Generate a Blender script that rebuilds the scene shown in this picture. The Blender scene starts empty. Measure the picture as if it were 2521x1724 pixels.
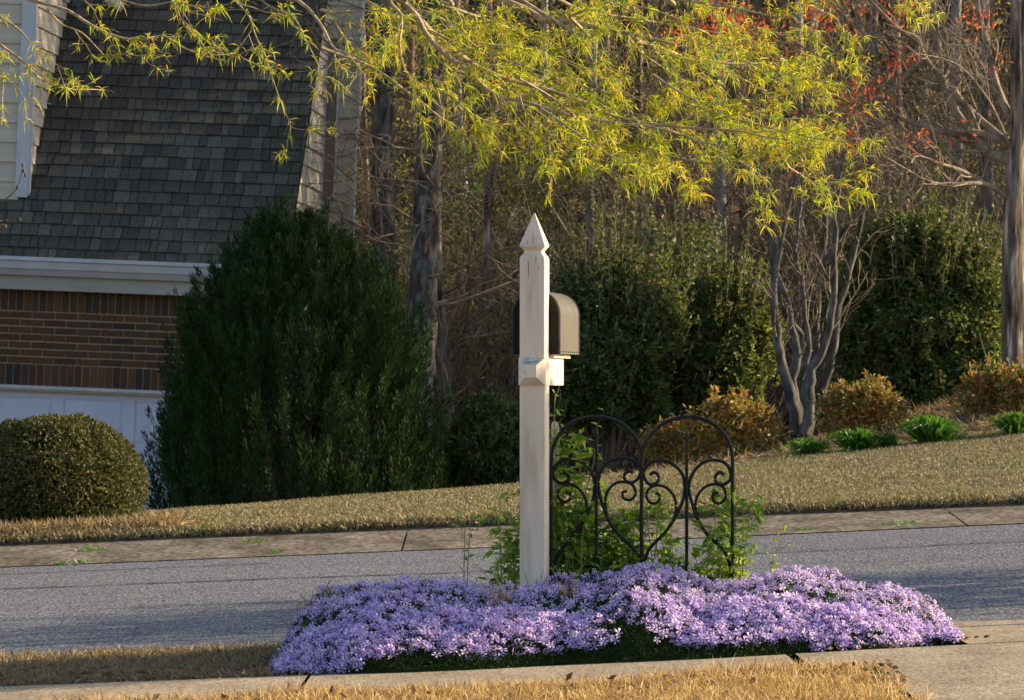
import bpy, math, random
import numpy as np
from mathutils import Matrix, Vector
C = bpy.context.scene.collection
# ------------------------------------------------------------------ camera
F = 4275.0; PX, PY = 512.0, 383.0; ROLL = math.radians(2.3)
RT = np.array([math.cos(ROLL), 0, math.sin(ROLL)]); UP = np.array([-math.sin(ROLL), 0, math.cos(ROLL)]); FW = np.array([0, 1.0, 0])
S = 2324/1024.0
cam = bpy.data.cameras.new('camera'); co = bpy.data.objects.new('camera', cam); C.objects.link(co)
cam.sensor_width = 36; cam.lens = F/1024*36; cam.shift_y = 33/1024; cam.clip_end = 1000; cam.clip_start = .1
co.matrix_world = Matrix(((RT[0], UP[0], 0, 0), (0, 0, -1, 0), (RT[2], UP[2], 0, 0), (0, 0, 0, 1)))
cam.dof.use_dof = True; cam.dof.focus_distance = 15.2; cam.dof.aperture_fstop = 28
bpy.context.scene.camera = co
# ------------------------------------------------------------------ light
SUN_EL, SUN_AZ = 22.0, 13.0          # azimuth measured from +X towards +Y
w = bpy.data.worlds.new('World'); bpy.context.scene.world = w; w.use_nodes = True
nt = w.node_tree; sk = nt.nodes.new('ShaderNodeTexSky'); sk.sky_type = 'NISHITA'; sk.sun_disc = False
sk.sun_elevation = math.radians(SUN_EL); sk.sun_rotation = math.radians(90-SUN_AZ)
nt.links.new(sk.outputs[0], nt.nodes['Background'].inputs[0]); nt.nodes['Background'].inputs[1].default_value = .10
sl = bpy.data.lights.new('sun', 'SUN'); sl.energy = 5.0; sl.angle = math.radians(.5); sl.color = (1, .80, .50)
so = bpy.data.objects.new('sun', sl); C.objects.link(so)
e, a = math.radians(SUN_EL), math.radians(SUN_AZ)
so.rotation_euler = Vector((math.cos(e)*math.cos(a), math.cos(e)*math.sin(a), math.sin(e))).to_track_quat('Z', 'Y').to_euler()
vs = bpy.context.scene.view_settings; vs.view_transform = 'Standard'; vs.look = 'None'; vs.exposure = 1.12; vs.gamma = 1
# ------------------------------------------------------------------ projection helpers (metres in the world)
def at(x, y, d):                     # photograph position (2324 wide) and distance -> world
    return d*((x/S-PX)/F*RT - (y/S-PY)/F*UP + FW)
def trace(pts, d, sx, ox, sy=None, oy=0):   # crop coords -> world
    q = []
    n = len(pts)
    for i, (x, y) in enumerate(pts):
        dd = d[0]+(d[1]-d[0])*i/max(1, n-1) if isinstance(d, tuple) else d
        q.append(at((ox+x/sx)*2324/2521, (oy+y/sx)*2324/2521, dd))
    return np.array(q)
rs = np.random.RandomState
def nrm(v): return v/np.maximum(np.linalg.norm(v, axis=-1, keepdims=True), 1e-9)
# ------------------------------------------------------------------ mesh helpers
class MB:
    def __init__(s): s.v = []; s.f = []; s.n = 0
    def add(s, V, Fa, mi=0, smooth=False):
        V = np.asarray(V, float).reshape(-1, 3); Fa = np.asarray(Fa, int)
        if len(V) == 0 or len(Fa) == 0: return
        s.v.append(V); s.f.append((Fa+s.n, mi, smooth)); s.n += len(V)
    def box(s, c, h, R=None, mi=0, bev=0):
        c = np.array(c, float); h = np.array(h, float)
        V = np.array([[x, y, z] for x in (-1, 1) for y in (-1, 1) for z in (-1, 1)], float)*h
        if R is not None: V = V@np.array(R).T
        s.add(V+c, [[0, 1, 3, 2], [4, 6, 7, 5], [0, 4, 5, 1], [2, 3, 7, 6], [0, 2, 6, 4], [1, 5, 7, 3]], mi)
    def prism(s, prof, a0, a1, axis=0, mi=0):   # closed 2D profile extruded along an axis
        P = np.array(prof, float); k = len(P)
        def mk(t):
            V = np.zeros((k, 3)); o = [i for i in range(3) if i != axis]
            V[:, axis] = t; V[:, o[0]] = P[:, 0]; V[:, o[1]] = P[:, 1]; return V
        s.v.append(np.vstack([mk(a0), mk(a1)])); n0 = s.n; s.n += 2*k
        s.f.append((np.array([[i, (i+1) % k, k+(i+1) % k, k+i] for i in range(k)])+n0, mi, False))
        s.f.append((np.array([list(range(k))[::-1]])+n0, mi, False)); s.f.append((np.array([list(range(k, 2*k))])+n0, mi, False))
    def tubes(s, paths, radii, sides=6, mi=0, smooth=True):
        P = np.asarray(paths, float)
        if P.ndim == 2: P = P[None]; radii = np.asarray(radii, float).reshape(1, -1)
        R = np.asarray(radii, float); n, k, _ = P.shape
        T = np.gradient(P, axis=1); T = nrm(T)
        ref = np.where(np.abs(T[..., 2:3]) > .9, np.array([1., 0, 0]), np.array([0, 0, 1.]))
        ref = np.broadcast_to(ref[:, :1], T.shape)
        A = nrm(np.cross(T, ref)); B = np.cross(T, A)
        an = np.arange(sides)/sides*2*math.pi
        V = P[:, :, None]+R[:, :, None, None]*(A[:, :, None]*np.cos(an)[None, None, :, None]+B[:, :, None]*np.sin(an)[None, None, :, None])
        b = (np.arange(n)*k*sides)[:, None, None]+(np.arange(k-1)*sides)[None, :, None]+np.arange(sides)[None, None, :]
        b2 = (np.arange(n)*k*sides)[:, None, None]+(np.arange(k-1)*sides)[None, :, None]+((np.arange(sides)+1) % sides)[None, None, :]
        s.add(V.reshape(-1, 3), np.stack([b, b2, b2+sides, b+sides], -1).reshape(-1, 4), mi, smooth)
    def bark(s, Q, R, sides, rng, amp=.12, mi=0):     # trunk with ridges
        k = len(Q); n0 = len(s.v); s.tubes(Q, R, sides, mi); V = s.v[-1].reshape(k, sides, 3); c = np.asarray(Q)[:, None]
        rid = rng.normal(size=(1, sides))*.6+np.cumsum(rng.normal(size=(k, sides))*.35, 0); rid = (rid-rid.mean(0))/max(rid.std(), 1e-6)
        s.v[-1] = (c+(V-c)*(1+amp*np.clip(rid, -1.6, 1.6))[..., None]).reshape(-1, 3)
    def leaves(s, P, D, L, W, rng, droop=0, mi=0, up=None, seg=1, mid=.45):
        n = len(P)
        if n == 0: return
        D = nrm(D); L = np.broadcast_to(np.asarray(L, float), (n,))[:, None]; W = np.broadcast_to(np.asarray(W, float), (n,))[:, None]
        r = rng.normal(size=(n, 3)) if up is None else np.broadcast_to(up, (n, 3))+.35*rng.normal(size=(n, 3))
        Sd = nrm(np.cross(D, r)); Nn = np.cross(Sd, D); Z = np.array([0, 0, -1.])
        if seg == 1:
            m = P+D*L*mid; t = P+D*L+Z*L*droop
            V = np.stack([P, m+Sd*W/2+Nn*W*.12, t, m-Sd*W/2+Nn*W*.12], 1)
            s.add(V.reshape(-1, 3), np.arange(n*4).reshape(n, 4), mi)
        else:
            m = P+D*L*.5+Z*L*droop*.2; t = P+D*L*.92+Z*L*droop
            V = np.stack([P+Sd*W*.3, P-Sd*W*.3, m+Sd*W/2, m-Sd*W/2, t], 1); b = np.arange(n)[:, None]*5
            k0 = s.n; s.v.append(V.reshape(-1, 3)); s.n += n*5
            s.f.append((np.hstack([b, b+1, b+3, b+2])+k0, mi, False)); s.f.append((np.hstack([b+2, b+3, b+4])+k0, mi, False))
    def build(s, name, mats, parent=None):
        V = np.vstack(s.v); me = bpy.data.meshes.new(name)
        me.vertices.add(len(V)); me.vertices.foreach_set('co', V.ravel())
        nl = sum(f.size for f, _, _ in s.f); npo = sum(len(f) for f, _, _ in s.f)
        me.loops.add(nl); me.polygons.add(npo)
        me.loops.foreach_set('vertex_index', np.concatenate([f.ravel() for f, _, _ in s.f]).astype(np.int32))
        tot = np.concatenate([np.full(len(f), f.shape[1]) for f, _, _ in s.f]); st = np.concatenate([[0], np.cumsum(tot)[:-1]])
        me.polygons.foreach_set('loop_start', st.astype(np.int32))
        me.polygons.foreach_set('material_index', np.concatenate([np.full(len(f), m) for f, m, _ in s.f]).astype(np.int32))
        me.polygons.foreach_set('use_smooth', np.concatenate([np.full(len(f), sm) for f, _, sm in s.f]))
        for m in (mats if isinstance(mats, (list, tuple)) else [mats]): me.materials.append(m)
        me.update(calc_edges=True); me.validate()
        o = bpy.data.objects.new(name, me); C.objects.link(o)
        if parent is not None: o.parent = parent
        return o
def tag(o, label=None, cat=None, group=None, kind=None):
    if label: o['label'] = label
    if cat: o['category'] = cat
    if group: o['group'] = group
    if kind: o['kind'] = kind
    return o
def empty(name, loc, label, cat, group=None, rot=None):
    o = bpy.data.objects.new(name, None); C.objects.link(o); o.empty_display_size = .1
    if rot is not None:
        M = Matrix([list(r) for r in rot]).to_4x4(); M.translation = Vector(loc); o.matrix_world = M
    else: o.location = Vector(loc)
    return tag(o, label, cat, group)
def resample(P, k):
    P = np.asarray(P, float); t = np.arange(len(P)); 
    # catmull-rom
    u = np.linspace(0, len(P)-1, k); i = np.minimum(u.astype(int), len(P)-2); f = (u-i)[:, None]
    p0 = P[np.maximum(i-1, 0)]; p1 = P[i]; p2 = P[i+1]; p3 = P[np.minimum(i+2, len(P)-1)]
    return .5*((2*p1)+(-p0+p2)*f+(2*p0-5*p1+4*p2-p3)*f**2+(-p0+3*p1-3*p2+p3)*f**3)
def grow(rng, paths, radii, m, L, spread=.7, bias=(0, 0, .2), k=4, rs_=.6, t0=.2, t1=1., wig=.15, tip=.3, fwd=.6):
    P = np.asarray(paths); R = np.asarray(radii)
    if P.ndim == 2: P = P[None]; R = R.reshape(1, -1)
    n, kk, _ = P.shape; idx = np.repeat(np.arange(n), m); N = len(idx)
    t = (t0+(t1-t0)*rng.rand(N))*(kk-1); i = np.minimum(t.astype(int), kk-2); f = (t-i)
    p = P[idx, i]*(1-f)[:, None]+P[idx, i+1]*f[:, None]; r = R[idx, i]*(1-f)+R[idx, i+1]*f
    T = nrm(P[idx, i+1]-P[idx, i]); rn = rng.normal(size=(N, 3)); perp = nrm(rn-T*(rn*T).sum(-1, keepdims=True))
    d = nrm(T*fwd+perp*spread+np.array(bias)); ln = L*(.5+.8*rng.rand(N))*(1-.35*t/(kk-1))
    out = np.zeros((N, k, 3)); out[:, 0] = p
    for j in range(1, k):
        out[:, j] = out[:, j-1]+d*(ln/(k-1))[:, None]
        d = nrm(d+wig*rng.normal(size=(N, 3))+np.array(bias)*.25)
    r0 = r*rs_; rad = r0[:, None]*np.linspace(1, tip, k)[None]
    return out, rad
# ------------------------------------------------------------------ materials
def newmat(name):
    m = bpy.data.materials.new(name); m.use_nodes = True; return m, m.node_tree, m.node_tree.nodes['Principled BSDF']
def ramp(nt, cols, fac):
    r = nt.nodes.new('ShaderNodeValToRGB'); el = r.color_ramp.elements
    while len(el) < len(cols): el.new(.5)
    for i, c in enumerate(cols):
        p, cc = c if isinstance(c[0], (int, float)) and len(c) == 2 else (i/(len(cols)-1), c)
        el[i].position = p; el[i].color = (*cc, 1)
    nt.links.new(fac, r.inputs[0]); return r.outputs[0]
def noise(nt, scale, detail=5, rough=.6, vec=None, coord='Object'):
    n = nt.nodes.new('ShaderNodeTexNoise'); n.inputs['Scale'].default_value = scale; n.inputs['Detail'].default_value = detail; n.inputs['Roughness'].default_value = rough
    tc = nt.nodes.new('ShaderNodeTexCoord'); src = tc.outputs[coord]
    if vec:
        mp = nt.nodes.new('ShaderNodeMapping'); mp.inputs['Scale'].default_value = vec; nt.links.new(src, mp.inputs[0]); src = mp.outputs[0]
    nt.links.new(src, n.inputs['Vector']); return n.outputs['Fac']
def mixc(nt, a, b, fac, mode='MIX'):
    m = nt.nodes.new('ShaderNodeMix'); m.data_type = 'RGBA'; m.blend_type = mode
    for v, k in ((a, 6), (b, 7), (fac, 0)):
        if hasattr(v, 'links'): nt.links.new(v, m.inputs[k])
        else: m.inputs[k].default_value = (*v, 1) if k else v
    return m.outputs[2]
def mat(name, cols, scale=5, rough=.8, bump=0, bscale=None, vec=None, cols2=None, scale2=40, f2=.5, island=None, detail=6, spec=.3, metal=0):
    m, nt, b = newmat(name)
    sp = lambda cs, lo=.34, hi=.66: [c if (len(c) == 2) else (lo+(hi-lo)*i/(len(cs)-1), c) for i, c in enumerate(cs)]
    if island: c = ramp(nt, cols, isl(nt)); c = mixc(nt, c, ramp(nt, sp([(.45,)*3, (1.35,)*3]), noise(nt, scale, detail, .6, vec)), island, 'MULTIPLY')
    else: c = ramp(nt, sp(cols), noise(nt, scale, detail, .6, vec))
    if cols2: c = mixc(nt, c, ramp(nt, sp(cols2), noise(nt, scale2, 3, .6, vec)), f2, 'MULTIPLY')
    nt.links.new(c, b.inputs['Base Color']); b.inputs['Roughness'].default_value = rough; b.inputs['Specular IOR Level'].default_value = spec; b.inputs['Metallic'].default_value = metal
    if bump:
        bn = nt.nodes.new('ShaderNodeBump'); bn.inputs['Strength'].default_value = bump; bn.inputs['Distance'].default_value = .01
        nt.links.new(noise(nt, bscale or scale*3, 6, .7, vec), bn.inputs['Height']); nt.links.new(bn.outputs[0], b.inputs['Normal'])
    return m
def isl(nt):
    g = nt.nodes.new('ShaderNodeNewGeometry'); return g.outputs['Random Per Island']
def leafmat(name, cols, tr=.35, rough=.5, big=None, bigscale=2, spec=.35, trc=(1.2, 1.2, .6)):
    m, nt, b = newmat(name); c = ramp(nt, cols, isl(nt))
    if big: c = mixc(nt, c, ramp(nt, big, noise(nt, bigscale, 3)), .8, 'MULTIPLY')
    nt.links.new(c, b.inputs['Base Color']); b.inputs['Roughness'].default_value = rough; b.inputs['Specular IOR Level'].default_value = spec
    t = nt.nodes.new('ShaderNodeBsdfTranslucent'); nt.links.new(mixc(nt, c, trc, 1., 'MULTIPLY'), t.inputs[0])
    mx = nt.nodes.new('ShaderNodeMixShader'); mx.inputs[0].default_value = tr
    nt.links.new(b.outputs[0], mx.inputs[1]); nt.links.new(t.outputs[0], mx.inputs[2]); nt.links.new(mx.outputs[0], nt.nodes['Material Output'].inputs[0])
    return m
M = {}
M['soil'] = mat('soil', [(.05, .035, .02), (.14, .10, .06), (.2, .15, .09)], 9, .95, .6, 60)
M['lawn_soil'] = mat('lawn_soil', [(.10, .09, .045), (.19, .16, .08), (.15, .15, .07)], 6, .95, .6, 80)
M['litter'] = mat('litter', [(.05, .032, .018), (.17, .11, .06), (.10, .065, .035)], 14, .95, .9, 60)
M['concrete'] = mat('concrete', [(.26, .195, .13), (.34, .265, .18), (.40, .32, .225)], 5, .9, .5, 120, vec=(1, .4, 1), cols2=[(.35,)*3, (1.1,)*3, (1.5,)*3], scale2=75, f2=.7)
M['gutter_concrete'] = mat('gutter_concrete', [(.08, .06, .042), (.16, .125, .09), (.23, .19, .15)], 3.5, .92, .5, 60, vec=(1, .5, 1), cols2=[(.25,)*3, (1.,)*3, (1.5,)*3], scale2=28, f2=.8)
M['bark_dark'] = mat('bark_dark', [(.025, .023, .022), (.07, .064, .06), (.15, .14, .13)], 22, .95, 1., 40, vec=(1, 1, .25), cols2=[(.5,)*3, (1.,)*3, (1.9,)*3], scale2=18, f2=.8)
M['bark'] = mat('bark', [(.03, .023, .018), (.13, .10, .08), (.17, .13, .105), (.36, .31, .26)], 22, .95, 1., 30, vec=(1, 1, .16), cols2=[(.12,)*3, (1.,)*3, (1.9,)*3], scale2=12, f2=.9)
M['bark_brown'] = mat('bark_brown', [(.06, .04, .03), (.16, .11, .08), (.26, .19, .14)], 12, .95, 1., 40, vec=(1, 1, .2))
M['bark_grey'] = mat('bark_grey', [(.13, .12, .11), (.26, .24, .22), (.34, .33, .31)], 9, .9, .6, 30, vec=(1, 1, .4))
M['twig'] = mat('twig', [(.06, .042, .03), (.32, .24, .16)], 5, .9)
M['limb'] = mat('limb', [(.13, .10, .075), (.36, .28, .20)], 12, .9, .5, 40)
M['crape_bark'] = mat('crape_bark', [(.03, .03, .028), (.08, .073, .068), (.17, .16, .15)], 14, .9, .6, 30, vec=(1, 1, .4))
M['willow_bark'] = mat('willow_bark', [(.22, .16, .095), (.52, .40, .25)], 40, .85, .5, 80)
M['iron'] = mat('iron', [(.004, .004, .004), (.012, .010, .008)], 60, .5, .3, 200, spec=.3)
M['paint'] = mat('paint', [(.69, .56, .44), (.76, .62, .49), (.80, .67, .54)], 12, .6, .15, 60, vec=(1, 1, .15), cols2=[(.74, .70, .64), (.96, .95, .94), (1.03, 1.03, 1.03), (1.04, 1.04, 1.04)], scale2=14, f2=.8)
M['peeled_sky'] = mat('peeled_sky_tint', [(.30, .30, .29), (.48, .49, .48), (.58, .60, .60)], 60, .8, .4, 200)
M['trim'] = mat('trim', [(.42, .43, .48), (.52, .53, .58)], 4, .5, .05, 60)
M['fascia'] = mat('fascia', [(.32, .30, .28), (.38, .36, .33)], 4, .6, .05, 60)
M['siding'] = mat('siding', [(.46, .41, .33), (.56, .50, .41)], 3, .75, .25, 40, vec=(.3, .3, 6))
M['shingle'] = mat('shingle', [(.05, .046, .038), (.078, .073, .058), (.052, .048, .041), (.108, .102, .080), (.062, .057, .046), (.12, .113, .09), (.068, .063, .051)], 45, .95, .5, 120, island=.6)
M['brick'] = mat('brick', [(.085, .038, .02), (.13, .06, .03), (.05, .038, .028), (.11, .052, .026), (.038, .032, .03), (.14, .068, .034)], 40, .9, .5, 120, island=.5)
M['mortar'] = mat('mortar', [(.40, .32, .22), (.52, .42, .30)], 30, .95, .4, 200)
M['door_paint'] = mat('door_paint', [(.50, .53, .66), (.58, .61, .74)], 2, .5, .08, 120)
M['black_steel'] = mat('black_steel', [(.004, .0035, .003), (.008, .007, .006)], 8, .6, .1, 60, spec=.2)
M['box_steel'] = mat('box_steel', [(.085, .074, .060), (.12, .105, .088), (.10, .088, .074)], 6, .38, .06, 40, vec=(1, 1, .25), spec=.5)
M['straw'] = leafmat('straw', [(.26, .15, .07), (.48, .31, .14), (.62, .44, .23), (.36, .21, .10), (.66, .50, .29)], .3, .6, big=[(.65, .6, .5), (1.05, 1.05, 1.05), (1.1, 1.1, 1.1)], bigscale=7)
M['strip_straw'] = leafmat('strip_straw', [(.15, .10, .06), (.30, .21, .13), (.40, .29, .18), (.22, .15, .09)], .3, .6, big=[(.7, .7, .7), (1.1, 1.1, 1.1)], bigscale=6)
M['lawn'] = leafmat('lawn', [(.19, .15, .09), (.31, .25, .16), (.15, .155, .07), (.38, .31, .20), (.23, .19, .12)], .2, .7, big=[(.30, .62, .18), (.55, .75, .38), (1.0, .95, .95), (.85, .82, .8), (1.2, 1.08, 1.05)], bigscale=2.3)
M['dead_leaf'] = leafmat('dead_leaf', [(.07, .04, .025), (.16, .09, .05), (.26, .15, .08)], .15, .7)
M['juniper'] = leafmat('juniper', [(.012, .026, .009), (.026, .05, .014), (.046, .08, .022), (.018, .036, .011)], .15, .7, spec=.15)
M['hedge'] = leafmat('hedge', [(.03, .045, .012), (.07, .085, .022), (.14, .13, .045), (.05, .065, .016), (.20, .13, .06)], .2, .6, spec=.2)
M['holly'] = leafmat('holly', [(.03, .06, .02), (.07, .115, .035), (.14, .18, .06), (.05, .09, .028), (.30, .28, .08), (.11, .155, .075)], .35, .5, spec=.25)
M['nandina'] = leafmat('nandina', [(.14, .16, .04), (.40, .16, .05), (.10, .13, .03), (.22, .20, .05), (.55, .16, .05), (.26, .27, .07), (.58, .34, .12), (.14, .16, .04), (.42, .32, .10)], .35, .5)
M['liriope'] = leafmat('liriope', [(.04, .12, .015), (.09, .22, .03), (.14, .28, .05)], .4, .4, spec=.3)
M['vine'] = leafmat('vine', [(.08, .18, .02), (.20, .34, .03), (.36, .48, .07), (.46, .54, .14)], .58, .45, trc=(1.3, 1.3, .5))
M['vine_stem'] = mat('vine_stem', [(.2, .16, .09), (.36, .30, .18)], 20, .7)
M['oak_leaf'] = leafmat('oak_leaf', [(.16, .30, .02), (.36, .50, .03), (.60, .56, .04), (.24, .42, .03), (.66, .34, .05), (.46, .58, .04)], .55, .5, trc=(1.25, 1.15, .4))
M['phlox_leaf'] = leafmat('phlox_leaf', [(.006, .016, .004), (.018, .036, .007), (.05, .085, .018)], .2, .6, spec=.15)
M['petal'] = leafmat('petal', [(.38, .26, .70), (.60, .44, .80), (.80, .66, .86), (.46, .34, .76), (.90, .80, .90), (.66, .48, .80)], .35, .6, trc=(1.1, 1.0, 1.05), spec=.1)
M['eye'] = mat('eye', [(.30, .10, .45), (.38, .14, .5)], 30, .7)
M['red_leaf'] = leafmat('red_leaf', [(.5, .05, .03), (.62, .14, .05), (.7, .28, .1)], .5, .5, trc=(1.2, .8, .7))
M['wood_leaf'] = leafmat('wood_leaf', [(.14, .15, .035), (.26, .24, .06), (.48, .38, .10), (.18, .20, .05), (.26, .17, .08)], .45, .6)
M['ivy_leaf'] = leafmat('ivy_leaf', [(.05, .09, .02), (.10, .17, .03), (.2, .3, .05)], .45, .5)
M['pine'] = leafmat('pine', [(.02, .05, .015), (.05, .09, .025)], .2, .6)
M['glass'] = mat('window_glass', [(.16, .14, .13), (.2, .18, .16)], 3, .2)
# asphalt
m, nt, b = newmat('asphalt')
c = ramp(nt, [(.10, .105, .135), (.15, .155, .185), (.20, .195, .205)], noise(nt, 1.2, 4, .6, (.35, 1.4, 1)))
c = mixc(nt, c, ramp(nt, [(.38, (.25,)*3), (.5, (.85,)*3), (.66, (2.0, 1.9, 1.7))], noise(nt, 95, 3, .8, (1, .13, 1))), .9, 'MULTIPLY')
nt.links.new(c, b.inputs['Base Color']); b.inputs['Roughness'].default_value = .85; b.inputs['Specular IOR Level'].default_value = .25
bn = nt.nodes.new('ShaderNodeBump'); bn.inputs['Strength'].default_value = .8; bn.inputs['Distance'].default_value = .01
nt.links.new(noise(nt, 110, 3, .8, (1, .16, 1)), bn.inputs['Height']); nt.links.new(bn.outputs[0], b.inputs['Normal'])
M['asphalt'] = m
# ------------------------------------------------------------------ ground heights
ROWS = []   # (Y, [X...], [z...])
def row(Y, ys=None, zs=None):
    if ys: q = [at(x, y, Y) for x, y in zip((0, 1180, 2324), ys)]; X = [p[0] for p in q]; Z = [p[2] for p in q]
    else: X = [at(x, 0, Y)[0] for x in (0, 1180, 2324)]; Z = list(zs)
    s0 = (Z[1]-Z[0])/(X[1]-X[0]); s1 = (Z[2]-Z[1])/(X[2]-X[1]); E = 60
    s0 = max(min(s0, .09), -.09); s1 = max(min(s1, .09), -.09)
    ROWS.append((Y, [X[0]-E, X[0]-8, X[0]]+[X[1]]+[X[2], X[2]+8, X[2]+E], [Z[0]-8*s0, Z[0]-8*s0, Z[0], Z[1], Z[2], Z[2]+8*s1, Z[2]+8*s1]))
r2 = [at(x, y, 13.9)[2] for x, y in ((0, 1568), (1180, 1524), (2324, 1466))]
row(-30, zs=r2); row(12.65, zs=r2); row(13.9, (1568, 1524, 1466))
row(15.4, (1491, 1450, 1416)); row(22.7, (1290, 1242, 1190)); row(23.95, (1243, 1195, 1150))
row(24.1, (1226, 1178, 1133)); row(27.0, (1196, 1133, 1060)); row(30.0, (1188, 1098, 985))
row(33.0, zs=(-1.7, -1.15, float(at(2324, 893, 33)[2]))); row(37.0, zs=(-2.15, -1.7, .35)); row(46, zs=(-2.4, -1.9, .5))
row(62, zs=(-1.6, -1.2, .8)); row(95, zs=(3, 3, 4)); row(180, zs=(16, 17, 18)); row(300, zs=(30, 30, 30))
RY = np.array([r[0] for r in ROWS])
def gz(X, Y):
    X = np.atleast_1d(np.asarray(X, float)); Y = np.broadcast_to(np.asarray(Y, float), X.shape)
    zz = np.array([np.interp(X, r[1], r[2]) for r in ROWS])
    i = np.clip(np.searchsorted(RY, Y)-1, 0, len(RY)-2); f = (Y-RY[i])/(RY[i+1]-RY[i]); ar = np.arange(len(X))
    return zz[i, ar]*(1-f)+zz[i+1, ar]*f
def sheet(mb, Ys, Xs, dz=0, mi=0):
    ny, nx = len(Ys), len(Xs); XX, YY = np.meshgrid(Xs, Ys); Z = gz(XX.ravel(), YY.ravel())+dz
    V = np.stack([XX.ravel(), YY.ravel(), Z], 1); i = (np.arange(ny-1)[:, None]*nx+np.arange(nx-1)[None]).ravel()
    mb.add(V, np.stack([i, i+1, i+nx+1, i+nx], 1), mi)
BX = np.unique(np.concatenate([np.linspace(-60, -6, 28), np.linspace(-6, 6, 61), np.linspace(6, 60, 28)]))
def yy(*a): return np.unique(np.concatenate([np.atleast_1d(np.asarray(q, float)) for q in a]))
g = MB(); sheet(g, yy(np.linspace(-30, 12.65, 40), 13.9, 15.4), BX, -.02)
sheet(g, yy(15.4, 22.7), BX, -.03); sheet(g, yy(22.7, 23.95, 24.1, np.linspace(24.4, 30.9, 14)), BX, -.01)
sheet(g, yy(30.9, 33, 35, 37, 41, 46, 54, 62, 75, 95, 130, 180, 300), BX, -.01)
tag(g.build('ground', M['soil']), kind='structure')
g = MB(); sheet(g, yy(24.08, np.linspace(24.4, 30.9, 14)), BX, .0); tag(g.build('lawn', M['lawn_soil']), kind='structure')
g = MB(); sheet(g, yy(30.9, 33, 35, 37, 41, 46, 54, 62, 75, 95), BX, .004); tag(g.build('woodland_floor', M['litter']), kind='structure')
g = MB(); sheet(g, yy(15.38, 17, 19, 21, 22.75), BX, .0); tag(g.build('road', M['asphalt']), kind='structure')
g = MB(); rc = rs(3)          # cracks and a tar line in the road surface
for x0, x1, yy0, wd in ((-2.4, .1, 20.35, .009), (-2.6, -1.2, 21.9, .006), (1.2, 4.0, 20.9, .006), (-1.6, -.4, 18.3, .005)):
    xs_ = np.linspace(x0, x1, 60); yc = yy0+np.cumsum(rc.normal(0, .012, 60))+.03*(xs_-x0); ww = wd*(.5+rc.rand(60))*2.2
    for sgn in (0,): 
        V = np.vstack([np.column_stack([xs_, yc-ww, gz(xs_, yc-ww)+.004]), np.column_stack([xs_, yc+ww, gz(xs_, yc+ww)+.004])]); i_ = np.arange(59); g.add(V, np.stack([i_, i_+1, i_+61, i_+60], 1))
tag(g.build('road_cracks', M['iron']), kind='structure')
g = MB()
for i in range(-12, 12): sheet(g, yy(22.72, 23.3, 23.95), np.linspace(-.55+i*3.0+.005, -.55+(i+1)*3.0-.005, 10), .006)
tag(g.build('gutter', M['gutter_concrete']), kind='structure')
# sidewalk slabs with joints
g = MB(); x = -30.0
edges = list(np.arange(.93-1.55*14, .94, 1.55))
for i in range(len(edges)-1): sheet(g, yy(12.6, 13.25, 13.93), np.linspace(edges[i]+.006, edges[i+1]-.006, 8), .012)
tag(g.build('sidewalk', M['concrete']), kind='structure')
g = MB()                                     # driveway apron
sheet(g, yy(-5, 5, 10, 12.6), np.linspace(1.13, 6.0, 20), .012); sheet(g, yy(12.6, 13.25, 13.93), np.linspace(.955, 6, 24), .0125)
XX = np.linspace(0, 1, 24)
for ya, yb in zip(np.linspace(13.93, 15.42, 12)[:-1], np.linspace(13.93, 15.42, 12)[1:]):
    xa = 1.52+.0*ya; A = np.stack([xa+XX*4.5, np.full(24, ya)], 1); B = np.stack([xa+XX*4.5, np.full(24, yb)], 1)
    V = np.vstack([A, B]); z = gz(V[:, 0], V[:, 1])+.014; i = np.arange(23)
    g.add(np.column_stack([V, z]), np.stack([i, i+1, i+25, i+24], 1))
tag(g.build('driveway', M['concrete']), kind='structure')
# ------------------------------------------------------------------ grasses
def blades(mb, rng, X, Y, h, w_, lean=.5, mi=0, dz=0, up=.0, z=None):
    n = len(X); P = np.stack([X, Y, (gz(X, Y) if z is None else z)+dz], 1); D = np.stack([rng.normal(0, lean, n), rng.normal(0, lean, n), np.ones(n)], 1)
    mb.leaves(P, D, h*(.5+.8*rng.rand(n)), w_, rng, droop=.25, mi=mi, seg=2)
rng = rs(1)
g = MB(); n = 85000; X = rng.uniform(-2.3, 1.2, n); Y = 12.69+.08*np.exp(-((X+.3)/.7)**2)-1.5*rng.rand(n)**1.6
Xe = 1.10+.03*np.sin(Y*9)+.02*np.sin(Y*31); k = X < Xe; X, Y = X[k], Y[k]
cl = (.65+.55*np.abs(np.sin(X*5.1+2*np.sin(Y*6))*np.cos(Y*9+X*3)))
blades(g, rng, X, Y, .105*cl*(.55+.45*rng.rand(len(X))), .0030, .6)
n = 700; X = rng.uniform(-2.3, 1.05, n); Y = rng.uniform(12.1, 12.66, n); blades(g, rng, X, Y, .10, .004, .5)
tag(g.build('straw_grass', M['straw']), 'golden dormant grass along the near edge of the sidewalk', 'grass', kind='stuff')
g = MB(); n = 22000; X = rng.uniform(-2.9, -.45, n); Y = rng.uniform(13.97, 15.36, n)
blades(g, rng, X, Y, .048, .0042, .6)
n = 3500; X = rng.uniform(-2.9, -.45, n); Y = rng.uniform(13.95, 14.1, n); blades(g, rng, X, Y, .06, .006, 1.3)
tag(g.build('strip_grass', M['strip_straw']), 'dry brown grass on the strip between the road and the sidewalk', 'grass', kind='stuff')
g = MB(); n = 150000; X = rng.uniform(-4.6, 4.6, n); Y = 24.1+6.85*rng.rand(n)
blades(g, rng, X, Y, .030*(.75+.5*np.abs(np.sin(X*2.3+np.sin(Y*3))*np.sin(Y*4.1+X))), .0060, .6)
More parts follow.
